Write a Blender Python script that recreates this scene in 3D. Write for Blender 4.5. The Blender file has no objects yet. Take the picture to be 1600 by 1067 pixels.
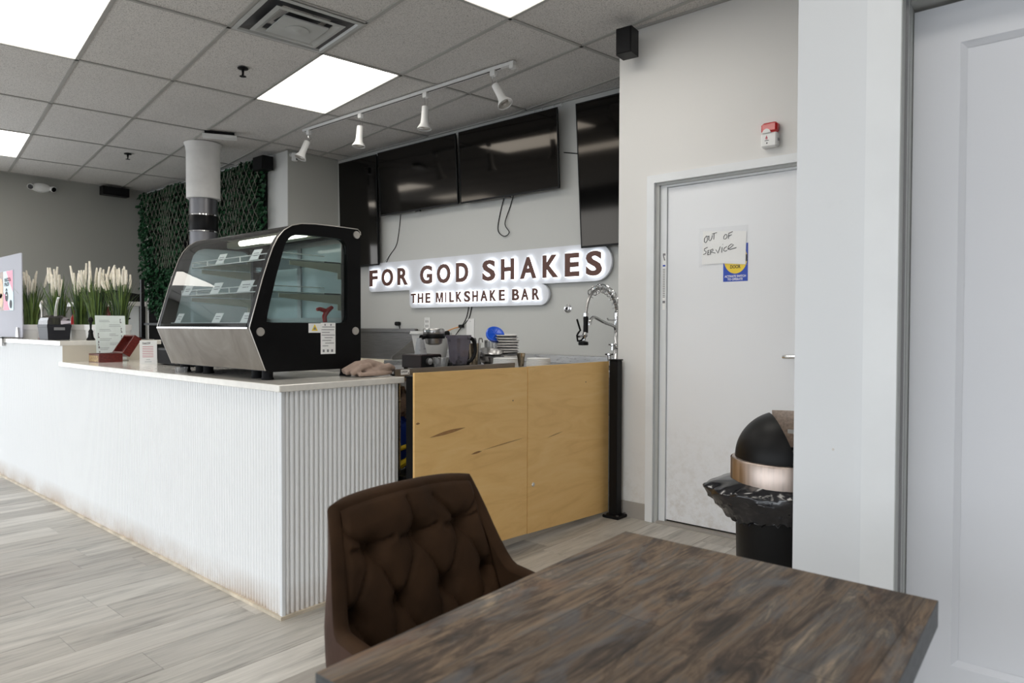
import bpy, bmesh, math, random
from mathutils import Vector, Matrix, noise
random.seed(7)
S = bpy.context.scene
COL = S.collection
PI = math.pi

# ------------------------------------------------------------------ camera, sky, exposure
cam = bpy.data.cameras.new('camera')
cam.sensor_width = 36.0
cam.lens = 1081.74 / 1600 * 36
cam.clip_start = 0.05
cam.dof.use_dof = True
cam.dof.focus_distance = 4.2
cam.dof.aperture_fstop = 5.6
co = bpy.data.objects.new('camera', cam)
COL.objects.link(co)
YAW, PITCH, ROLL = 0.7103, 0.0203, 0.0031
fwd = Vector((-math.sin(YAW) * math.cos(PITCH), math.cos(YAW) * math.cos(PITCH), -math.sin(PITCH)))
rt = Vector((math.cos(YAW), math.sin(YAW), 0))
up = rt.cross(fwd)
r0 = rt * math.cos(ROLL) + up * math.sin(ROLL)
u0 = up * math.cos(ROLL) - rt * math.sin(ROLL)
co.matrix_world = Matrix(((r0.x, u0.x, -fwd.x, 0), (r0.y, u0.y, -fwd.y, 0), (r0.z, u0.z, -fwd.z, 1.19), (0, 0, 0, 1)))
S.camera = co

w = bpy.data.worlds.new('sky')
S.world = w
w.use_nodes = True
nt = w.node_tree
bg = nt.nodes['Background']
tc = nt.nodes.new('ShaderNodeTexCoord')
sep = nt.nodes.new('ShaderNodeSeparateXYZ')
rp = nt.nodes.new('ShaderNodeValToRGB')
rp.color_ramp.elements[0].position = 0.0
rp.color_ramp.elements[0].color = (0.91, 0.955, 1.0, 1)
rp.color_ramp.elements[1].position = 1.0
rp.color_ramp.elements[1].color = (0.82, 0.91, 1.0, 1)
nt.links.new(tc.outputs['Generated'], sep.inputs[0])
nt.links.new(sep.outputs['Z'], rp.inputs[0])
nt.links.new(rp.outputs[0], bg.inputs['Color'])
SKY = 4.4
bg.inputs['Strength'].default_value = SKY
PANEL = 6.6      # ceiling light panels

S.view_settings.view_transform = 'Standard'
S.view_settings.look = 'None'
S.view_settings.gamma = 1.0
S.view_settings.use_curve_mapping = False
S.view_settings.exposure = 0.0

# portals in the shop-front glazing bays: they only guide sampling of the sky
BAYS = [(-9.8 + i * 1.75, -9.8 + i * 1.75 + 1.65) for i in range(7)]
YF = -4.4
WTOP = 2.52
SIDE = [(-4.2, -2.4), (-2.3, -0.5), (-0.4, 1.4)]      # unseen openings added in the left wall to brighten reflections in the case
for a, b in SIDE:
    l = bpy.data.lights.new('sky_portal', 'AREA')
    l.shape = 'RECTANGLE'
    l.size = 2.4
    l.size_y = b - a
    l.cycles.is_portal = True
    o = bpy.data.objects.new('sky_portal', l)
    o.location = (-10.05 - 0.02, (a + b) / 2, 1.32)
    o.rotation_euler = (0, -PI / 2, 0)
    COL.objects.link(o)
for a, b in BAYS:
    l = bpy.data.lights.new('sky_portal', 'AREA')
    l.shape = 'RECTANGLE'
    l.size = b - a
    l.size_y = 2.4
    l.cycles.is_portal = True
    o = bpy.data.objects.new('sky_portal', l)
    o.location = ((a + b) / 2, YF - 0.02, 1.32)
    o.rotation_euler = (PI / 2, 0, 0)
    COL.objects.link(o)

# ------------------------------------------------------------------ materials
MATS = {}


def _bsdf(name):
    m = bpy.data.materials.new(name)
    m.use_nodes = True
    return m, m.node_tree, m.node_tree.nodes['Principled BSDF']


def coords(t, scale=(1, 1, 1), rot=(0, 0, 0), kind='Object'):
    c = t.nodes.new('ShaderNodeTexCoord')
    mp = t.nodes.new('ShaderNodeMapping')
    mp.inputs['Scale'].default_value = scale
    mp.inputs['Rotation'].default_value = rot
    t.links.new(c.outputs[kind], mp.inputs[0])
    return mp.outputs[0]


def tex(t, vec, scale, detail=4, rough=0.55, dist=0.0):
    n = t.nodes.new('ShaderNodeTexNoise')
    n.inputs['Scale'].default_value = scale
    n.inputs['Detail'].default_value = detail
    n.inputs['Roughness'].default_value = rough
    n.inputs['Distortion'].default_value = dist
    t.links.new(vec, n.inputs['Vector'])
    return n.outputs['Fac']


def ramp(t, fac, stops):
    r = t.nodes.new('ShaderNodeValToRGB')
    e = r.color_ramp.elements
    while len(e) < len(stops):
        e.new(0.5)
    for i, (p, c) in enumerate(stops):
        e[i].position = p
        e[i].color = (c[0], c[1], c[2], 1) if not isinstance(c, (int, float)) else (c, c, c, 1)
    t.links.new(fac, r.inputs[0])
    return r.outputs[0]


def mixc(t, a, b, fac, mode='MIX'):
    m = t.nodes.new('ShaderNodeMix')
    m.data_type = 'RGBA'
    m.blend_type = mode
    for sock, v in ((m.inputs[0], fac), (m.inputs[6], a), (m.inputs[7], b)):
        if isinstance(v, (int, float)):
            sock.default_value = v
        elif isinstance(v, tuple):
            sock.default_value = (v[0], v[1], v[2], 1)
        else:
            t.links.new(v, sock)
    return m.outputs[2]


def bump(t, b, h, strength=0.2, dist=0.002):
    n = t.nodes.new('ShaderNodeBump')
    n.inputs['Strength'].default_value = strength
    n.inputs['Distance'].default_value = dist
    t.links.new(h, n.inputs['Height'])
    t.links.new(n.outputs[0], b.inputs['Normal'])


def mat(name, col, rough=0.5, metal=0.0, var=0.06, vscale=6.0, bmp=0.0, bscale=60.0, spec=0.5, emit=0.0, stretch=(1, 1, 1), sheen=0.0, coat=0.0):
    if name in MATS:
        return MATS[name]
    m, t, b = _bsdf(name)
    v = coords(t, stretch)
    if var > 0:
        f = tex(t, v, vscale)
        lo = tuple(max(0, c * (1 - var)) for c in col)
        hi = tuple(min(1, c * (1 + var)) for c in col)
        c = ramp(t, f, [(0.3, lo), (0.7, hi)])
        t.links.new(c, b.inputs['Base Color'])
    else:
        b.inputs['Base Color'].default_value = (*col, 1)
    b.inputs['Roughness'].default_value = rough
    b.inputs['Metallic'].default_value = metal
    b.inputs['Specular IOR Level'].default_value = spec
    if sheen:
        b.inputs['Sheen Weight'].default_value = sheen
        b.inputs['Sheen Roughness'].default_value = 0.5
    if coat:
        b.inputs['Coat Weight'].default_value = coat
    if bmp > 0:
        bump(t, b, tex(t, v, bscale, 3), bmp)
    if emit > 0:
        b.inputs['Emission Color'].default_value = (*col, 1)
        b.inputs['Emission Strength'].default_value = emit
    MATS[name] = m
    return m


def wall_mat(name, col, scuff=0.05, low=None):
    m, t, b = _bsdf(name)
    v = coords(t)
    c = ramp(t, tex(t, v, 0.9, 5), [(0.3, tuple(x * 0.97 for x in col)), (0.7, col)])
    sp = tex(t, v, 5.0, 8, 0.75)
    c = mixc(t, c, tuple(x * 0.72 for x in col), ramp(t, sp, [(0.66, 0.0), (0.80, scuff * 6)]))
    if low:   # scuffs and dirt gathered near the floor
        g = t.nodes.new('ShaderNodeNewGeometry')
        s = t.nodes.new('ShaderNodeSeparateXYZ')
        t.links.new(g.outputs['Position'], s.inputs[0])
        k = ramp(t, s.outputs['Z'], [(0.0, 1.0), (low, 0.0)])
        n2 = ramp(t, tex(t, v, 14, 8, 0.8), [(0.45, 0.0), (0.75, 0.6)])
        mm = t.nodes.new('ShaderNodeMath')
        mm.operation = 'MULTIPLY'
        t.links.new(k, mm.inputs[0])
        t.links.new(n2, mm.inputs[1])
        c = mixc(t, c, (0.42, 0.36, 0.28), mm.outputs[0])
    t.links.new(c, b.inputs['Base Color'])
    b.inputs['Roughness'].default_value = 0.62
    bump(t, b, tex(t, v, 180, 2), 0.06)
    MATS[name] = m
    return m


def thin_glass(name, tint=(0.9, 0.96, 0.95), ior=1.45, haze=0.0, hazecol=(1, 1, 1)):
    m = bpy.data.materials.new(name)
    m.use_nodes = True
    t = m.node_tree
    t.nodes.clear()
    out = t.nodes.new('ShaderNodeOutputMaterial')
    tr = t.nodes.new('ShaderNodeBsdfTransparent')
    tr.inputs[0].default_value = (*tint, 1)
    gl = t.nodes.new('ShaderNodeBsdfGlossy')
    gl.inputs['Roughness'].default_value = 0.01
    fr = t.nodes.new('ShaderNodeFresnel')
    fr.inputs[0].default_value = ior
    mx = t.nodes.new('ShaderNodeMixShader')
    t.links.new(fr.outputs[0], mx.inputs[0])
    t.links.new(tr.outputs[0], mx.inputs[1])
    t.links.new(gl.outputs[0], mx.inputs[2])
    last = mx
    if haze > 0:
        df = t.nodes.new('ShaderNodeBsdfTranslucent')
        df.inputs[0].default_value = (*hazecol, 1)
        d2 = t.nodes.new('ShaderNodeBsdfDiffuse')
        d2.inputs[0].default_value = (*hazecol, 1)
        m0 = t.nodes.new('ShaderNodeMixShader')
        m0.inputs[0].default_value = 0.6
        t.links.new(df.outputs[0], m0.inputs[1])
        t.links.new(d2.outputs[0], m0.inputs[2])
        m2 = t.nodes.new('ShaderNodeMixShader')
        m2.inputs[0].default_value = haze
        t.links.new(mx.outputs[0], m2.inputs[1])
        t.links.new(m0.outputs[0], m2.inputs[2])
        last = m2
    t.links.new(last.outputs[0], out.inputs[0])
    MATS[name] = m
    return m


def emit_mat(name, col, strength):
    m = bpy.data.materials.new(name)
    m.use_nodes = True
    t = m.node_tree
    t.nodes.clear()
    out = t.nodes.new('ShaderNodeOutputMaterial')
    e = t.nodes.new('ShaderNodeEmission')
    e.inputs[0].default_value = (*col, 1)
    e.inputs[1].default_value = strength
    t.links.new(e.outputs[0], out.inputs[0])
    MATS[name] = m
    return m


def plank_mat():
    m, t, b = _bsdf('floor_plank')
    oi = t.nodes.new('ShaderNodeObjectInfo')
    c = t.nodes.new('ShaderNodeTexCoord')
    add = t.nodes.new('ShaderNodeVectorMath')
    add.operation = 'ADD'
    sc = t.nodes.new('ShaderNodeVectorMath')
    sc.operation = 'SCALE'
    cmb = t.nodes.new('ShaderNodeCombineXYZ')
    for i in range(3):
        t.links.new(oi.outputs['Random'], cmb.inputs[i])
    t.links.new(cmb.outputs[0], sc.inputs[0])
    sc.inputs['Scale'].default_value = 37.0
    t.links.new(c.outputs['Object'], add.inputs[0])
    t.links.new(sc.outputs[0], add.inputs[1])
    mp = t.nodes.new('ShaderNodeMapping')
    mp.inputs['Scale'].default_value = (9, 1.1, 1)
    t.links.new(add.outputs[0], mp.inputs[0])
    g1 = tex(t, mp.outputs[0], 2.2, 7, 0.62, 0.5)
    mp2 = t.nodes.new('ShaderNodeMapping')
    mp2.inputs['Scale'].default_value = (60, 2.0, 1)
    t.links.new(add.outputs[0], mp2.inputs[0])
    g2 = tex(t, mp2.outputs[0], 2.0, 4, 0.6)
    base = ramp(t, oi.outputs['Random'], [(0.0, (0.36, 0.335, 0.30)), (0.3, (0.50, 0.475, 0.43)), (0.55, (0.44, 0.41, 0.365)), (0.8, (0.63, 0.60, 0.55)), (1.0, (0.33, 0.30, 0.265))])
    k = ramp(t, g1, [(0.28, 0.50), (0.48, 0.90), (0.72, 1.10)])
    k2 = ramp(t, g2, [(0.3, 0.86), (0.65, 1.05)])
    cc = mixc(t, mixc(t, base, k, 1.0, 'MULTIPLY'), k2, 1.0, 'MULTIPLY')
    t.links.new(cc, b.inputs['Base Color'])
    b.inputs['Roughness'].default_value = 0.42
    bump(t, b, g2, 0.12, 0.001)
    MATS['plank'] = m
    return m


def tile_mat():
    m, t, b = _bsdf('ceiling_tile')
    v = coords(t)
    f = tex(t, v, 190, 2, 0.6)
    c = ramp(t, f, [(0.36, (0.36, 0.345, 0.33)), (0.47, (0.70, 0.675, 0.65)), (0.7, (0.74, 0.715, 0.69))])
    st = ramp(t, tex(t, v, 1.6, 5), [(0.35, 0.95), (0.6, 1.0)])
    t.links.new(mixc(t, c, st, 1.0, 'MULTIPLY'), b.inputs['Base Color'])
    b.inputs['Roughness'].default_value = 0.9
    bump(t, b, f, 0.4, 0.002)
    MATS['tile'] = m
    return m


def ply_mat():
    m, t, b = _bsdf('plywood_face')
    v = coords(t, (1, 1.2, 7))
    f = tex(t, v, 1.6, 7, 0.6, 1.2)
    c = ramp(t, f, [(0.25, (0.76, 0.46, 0.165)), (0.5, (0.86, 0.55, 0.21)), (0.75, (0.90, 0.61, 0.26))])
    v2 = coords(t, (1, 3.0, 22))
    k = tex(t, v2, 1.3, 3, 0.5, 0.4)
    c = mixc(t, c, (0.26, 0.12, 0.04), ramp(t, k, [(0.735, 0.0), (0.80, 0.75)]))
    v3 = coords(t)
    sp = tex(t, v3, 40, 3, 0.7)
    c = mixc(t, c, (0.12, 0.07, 0.03), ramp(t, sp, [(0.74, 0.0), (0.79, 0.6)]))
    t.links.new(c, b.inputs['Base Color'])
    b.inputs['Roughness'].default_value = 0.55
    bump(t, b, f, 0.05)
    MATS['ply'] = m
    return m


def rustic_mat():
    m, t, b = _bsdf('weathered_board')
    v = coords(t, (13, 2.3, 1))
    f = tex(t, v, 1.5, 9, 0.70, 0.8)
    c = ramp(t, f, [(0.30, (0.014, 0.011, 0.009)), (0.42, (0.062, 0.044, 0.032)), (0.50, (0.155, 0.110, 0.074)), (0.58, (0.10, 0.088, 0.080)), (0.70, (0.31, 0.245, 0.175))])
    v2 = coords(t, (70, 3.5, 1))
    g = ramp(t, tex(t, v2, 1.7, 6, 0.75), [(0.34, 0.42), (0.58, 1.15)])
    c = mixc(t, c, g, 1.0, 'MULTIPLY')
    v4 = coords(t, (7, 2.0, 1))
    c = mixc(t, c, (0.115, 0.12, 0.13), ramp(t, tex(t, v4, 2.4, 6, 0.65, 0.6), [(0.52, 0.0), (0.66, 0.7)]))
    c = mixc(t, c, (0.16, 0.075, 0.035), ramp(t, tex(t, coords(t, (6, 1.5, 1), (0, 0, 0.1)), 2.9, 3), [(0.60, 0.0), (0.74, 0.45)]))
    bk = t.nodes.new('ShaderNodeTexBrick')
    bk.offset = 0.37
    for nm, vv in (('Scale', 1.0), ('Mortar Size', 0.0012), ('Mortar Smooth', 0.3), ('Bias', 0.0), ('Brick Width', 1.7), ('Row Height', 0.135)):
        bk.inputs[nm].default_value = vv
    bk.inputs['Color1'].default_value = (0.82, 0.82, 0.83, 1)
    bk.inputs['Color2'].default_value = (1.22, 1.18, 1.12, 1)
    bk.inputs['Mortar'].default_value = (0.45, 0.43, 0.40, 1)
    t.links.new(coords(t, (1, 1, 1), (0, 0, PI / 2)), bk.inputs['Vector'])
    c = mixc(t, c, bk.outputs['Color'], 1.0, 'MULTIPLY')
    # knots
    w_ = t.nodes.new('ShaderNodeTexVoronoi')
    w_.inputs['Scale'].default_value = 2.3
    t.links.new(coords(t, (2.6, 0.9, 1)), w_.inputs['Vector'])
    c = mixc(t, c, (0.02, 0.016, 0.014), ramp(t, w_.outputs['Distance'], [(0.02, 0.8), (0.075, 0.0)]))
    t.links.new(c, b.inputs['Base Color'])
    b.inputs['Roughness'].default_value = 0.6
    b.inputs['Specular IOR Level'].default_value = 0.3
    bump(t, b, f, 0.25, 0.002)
    MATS['rustic'] = m
    return m


def brushed(name, col, rough=0.3, stretch=(2, 2, 60), amt=0.25):
    m, t, b = _bsdf(name)
    f = tex(t, coords(t, stretch), 3.0, 4, 0.6)
    c = ramp(t, f, [(0.3, tuple(x * (1 - amt) for x in col)), (0.7, tuple(min(1, x * (1 + amt * 0.4)) for x in col))])
    t.links.new(c, b.inputs['Base Color'])
    r = ramp(t, f, [(0.3, rough * 0.8), (0.7, min(1, rough * 1.3))])
    t.links.new(r, b.inputs['Roughness'])
    b.inputs['Metallic'].default_value = 1.0
    MATS[name] = m
    return m


def flute_mat():
    m, t, b = _bsdf('fluted_white')
    g = t.nodes.new('ShaderNodeNewGeometry')
    s = t.nodes.new('ShaderNodeSeparateXYZ')
    t.links.new(g.outputs['Position'], s.inputs[0])
    n = tex(t, g.outputs['Position'], 3.0, 6, 0.7)
    n2 = ramp(t, n, [(0.35, 0.25), (0.65, 1.0)])
    k = ramp(t, s.outputs['Z'], [(0.0, 1.0), (0.03, 0.55), (0.14, 0.0)])
    mm = t.nodes.new('ShaderNodeMath')
    mm.operation = 'MULTIPLY'
    t.links.new(n2, mm.inputs[0])
    t.links.new(k, mm.inputs[1])
    c = mixc(t, (0.86, 0.87, 0.875), (0.42, 0.28, 0.16), mm.outputs[0])
    t.links.new(c, b.inputs['Base Color'])
    b.inputs['Roughness'].default_value = 0.38
    MATS['flute'] = m
    return m


M = {}
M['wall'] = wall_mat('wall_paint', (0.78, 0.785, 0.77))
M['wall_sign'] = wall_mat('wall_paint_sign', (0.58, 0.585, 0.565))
M['wall_dark'] = wall_mat('wall_paint_shaded', (0.50, 0.50, 0.465))  # darker copy of the wall paint, holding the pier face's shade
M['wall_far'] = wall_mat('wall_paint_far', (0.36, 0.36, 0.33))  # wall paint darkened further; the far wall's shade is in this colour
M['wall_door'] = wall_mat('wall_paint_warm', (0.72, 0.71, 0.69), 0.05, 0.5)
M['wall_near'] = wall_mat('wall_paint_cool', (0.71, 0.73, 0.75), 0.04)
M['door'] = wall_mat('door_paint', (0.84, 0.855, 0.88), 0.08, 0.7)
M['closet'] = wall_mat('closet_paint', (0.70, 0.715, 0.755), 0.03)
M['trim'] = mat('trim_white', (0.755, 0.775, 0.79), 0.4, var=0.03)
M['jamb'] = mat('jamb_grey', (0.46, 0.47, 0.455), 0.5, var=0.015, vscale=2)
M['plank'] = plank_mat()
M['tile'] = tile_mat()
M['ply'] = ply_mat()
M['rustic'] = rustic_mat()
M['flute'] = flute_mat()
M['grid'] = mat('grid_metal', (0.40, 0.39, 0.37), 0.5, var=0.04)
M['quartz'] = mat('quartz_top', (0.80, 0.775, 0.72), 0.14, var=0.05, vscale=30, coat=0.3)
M['bar_side'] = mat('bar_side', (0.62, 0.575, 0.49), 0.35, var=0.04)
M['base_trim'] = mat('base_trim', (0.60, 0.52, 0.41), 0.5, var=0.25, vscale=9)
M['black'] = mat('black_paint', (0.005, 0.005, 0.0055), 0.42, var=0.15, spec=0.2)
M['black_gloss'] = mat('black_gloss', (0.006, 0.006, 0.007), 0.12, var=0.0)
M['black_matte'] = mat('black_matte', (0.008, 0.008, 0.009), 0.75, var=0.2, spec=0.2)
M['case_black'] = mat('case_black', (0.0035, 0.0035, 0.004), 0.42, var=0.2, vscale=12, spec=0.16)
M['screen'] = mat('screen_black', (0.002, 0.002, 0.0022), 0.07, var=0.0, spec=0.32)
M['screen'].node_tree.nodes['Principled BSDF'].inputs['Specular Tint'].default_value = (1.0, 0.90, 0.79, 1)
M['steel'] = brushed('brushed_steel', (0.50, 0.495, 0.49), 0.30, (6, 6, 30), 0.12)
M['steel_dark'] = brushed('brushed_steel_dark', (0.30, 0.29, 0.285), 0.35, (2, 2, 60))
def swirl_steel():
    m, t, b = _bsdf('case_front_steel')
    f = tex(t, coords(t, (1.6, 2.0, 1.2), (0.3, 0.9, 0.2)), 2.6, 5, 0.55, 1.6)
    t.links.new(ramp(t, f, [(0.35, (0.215, 0.19, 0.165)), (0.65, (0.31, 0.285, 0.25))]), b.inputs['Base Color'])  # swirly warm reflections are mixed into the steel colour
    b.inputs['Metallic'].default_value = 0.9
    b.inputs['Roughness'].default_value = 0.46
    return m


M['front_steel'] = swirl_steel()
M['chrome'] = mat('chrome', (0.72, 0.72, 0.73), 0.1, 1.0, var=0.03)
M['knob'] = mat('satin_nickel', (0.62, 0.59, 0.55), 0.4, 0.85, var=0.1)
M['copper'] = brushed('bin_band', (0.55, 0.46, 0.41), 0.36, (14, 14, 0.5), 0.35)
M['white'] = mat('white_plastic', (0.80, 0.80, 0.79), 0.4, var=0.03)
M['white_matte'] = mat('white_matte', (0.78, 0.77, 0.75), 0.7, var=0.05)
M['cream'] = mat('cream_plume', (0.88, 0.82, 0.70), 0.85, var=0.12, vscale=40)
M['bracket'] = mat('shelf_bracket', (0.50, 0.48, 0.38), 0.45, var=0.06)
M['pvc'] = mat('column_wrap', (0.80, 0.79, 0.77), 0.7, var=0.08, vscale=5)
M['galv'] = brushed('galvanised', (0.22, 0.22, 0.235), 0.42, (4, 4, 1))
M['paper'] = mat('paper', (0.88, 0.88, 0.87), 0.7, var=0.03)
M['mint'] = mat('menu_card', (0.86, 0.95, 0.92), 0.35, var=0.06, vscale=12)
M['ink'] = mat('ink', (0.03, 0.03, 0.035), 0.7, var=0.0)
M['ink_grey'] = mat('ink_grey', (0.23, 0.23, 0.24), 0.7, var=0.0)
M['ink_pale'] = mat('ink_pale', (0.42, 0.46, 0.46), 0.7, var=0.0)
M['ink_red'] = mat('ink_red', (0.50, 0.10, 0.13), 0.7, var=0.0)
M['brown_letter'] = mat('letter_brown', (0.105, 0.032, 0.016), 0.42, var=0.08, vscale=14)
M['board'] = mat('sign_board', (0.70, 0.72, 0.77), 0.45, var=0.02)
M['blue'] = mat('sticker_blue', (0.012, 0.06, 0.45), 0.4, var=0.0)
M['yellow'] = mat('sticker_yellow', (0.86, 0.62, 0.03), 0.4, var=0.0)
M['red'] = mat('red_plastic', (0.52, 0.008, 0.012), 0.2, var=0.08, coat=0.5)
M['bluelid'] = mat('blue_lid', (0.01, 0.11, 0.72), 0.3, var=0.05)
M['mahog'] = mat('mahogany', (0.115, 0.014, 0.010), 0.3, var=0.35, vscale=10, stretch=(1, 6, 12), coat=0.3)
M['brass_tag'] = mat('brass_tag', (0.40, 0.28, 0.14), 0.5, 0.4, var=0.4, vscale=50)
M['leaf'] = mat('leaf_green', (0.014, 0.075, 0.028), 0.45, var=0.7, vscale=14)
M['grass'] = mat('grass_green', (0.105, 0.165, 0.035), 0.55, var=0.5, vscale=9)
M['grass2'] = mat('grass_dark', (0.026, 0.060, 0.018), 0.55, var=0.4, vscale=9)
M['lattice'] = mat('lattice_twig', (0.27, 0.255, 0.22), 0.7, var=0.2)
M['towel'] = mat('towel', (0.33, 0.245, 0.20), 0.95, var=0.22, vscale=18, bmp=0.6, bscale=220)
M['suede'] = mat('suede_brown', (0.037, 0.0185, 0.0085), 0.82, var=0.35, vscale=7, bmp=0.25, bscale=160, spec=0.15)
M['suede_edge'] = mat('suede_edge', (0.060, 0.033, 0.023), 0.75, var=0.25, vscale=10, spec=0.15)
M['rubber_base'] = mat('rubber_base', (0.34, 0.315, 0.285), 0.5, var=0.08)
M['bag'] = mat('bin_bag', (0.008, 0.008, 0.011), 0.16, var=0.2, spec=0.7)
M['taupe'] = mat('taupe_speckle', (0.50, 0.40, 0.33), 0.3, var=0.25, vscale=90, coat=0.4)
M['amber'] = mat('amber_plastic', (0.33, 0.16, 0.05), 0.3, var=0.15)
M['smoke'] = thin_glass('smoky_plastic', (0.66, 0.63, 0.70), 1.5, 0.22, (0.55, 0.52, 0.58))
M['clear'] = thin_glass('clear_plastic', (0.93, 0.94, 0.95), 1.45, 0.08)
M['glass'] = thin_glass('case_glass', (0.90, 0.955, 0.95), 1.5)
M['door_glass'] = thin_glass('rear_door_glass', (0.86, 0.93, 0.93), 1.5, 0.34, (0.70, 0.79, 0.80))  # haze put into the panes so the case interior looks bright
M['frost'] = thin_glass('frosted_acrylic', (0.85, 0.85, 0.9), 1.45, 0.80, (0.72, 0.72, 0.78))
M['tape'] = thin_glass('clear_film', (0.99, 0.99, 0.99), 1.12, 0.06, (0.9, 0.9, 0.9))
M['sleeve'] = thin_glass('card_sleeve', (0.99, 0.99, 0.99), 1.18)
M['panel_emit'] = emit_mat('light_diffuser', (1.0, 0.955, 0.88), PANEL)
M['halo'] = emit_mat('letter_led', (0.92, 0.96, 1.0), 4.0)
M['lamp_bar'] = emit_mat('case_lamp', (1.0, 0.95, 0.84), 4.5)
M['asphalt'] = mat('asphalt', (0.16, 0.16, 0.16), 0.9, var=0.2)
M['bark'] = mat('bark', (0.09, 0.07, 0.06), 0.9, var=0.3)
M['orange_wire'] = mat('orange_wire', (0.72, 0.30, 0.05), 0.5, var=0.0)
M['pink'] = mat('poster_pink', (0.80, 0.10, 0.20), 0.45, var=0.0)
M['sky_print'] = mat('poster_blue', (0.56, 0.74, 0.83), 0.45, var=0.0)
M['brown_print'] = mat('poster_brown', (0.20, 0.09, 0.03), 0.45, var=0.6, vscale=24)
M['tan_print'] = mat('poster_tan', (0.62, 0.34, 0.12), 0.45, var=0.3, vscale=30)


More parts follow.
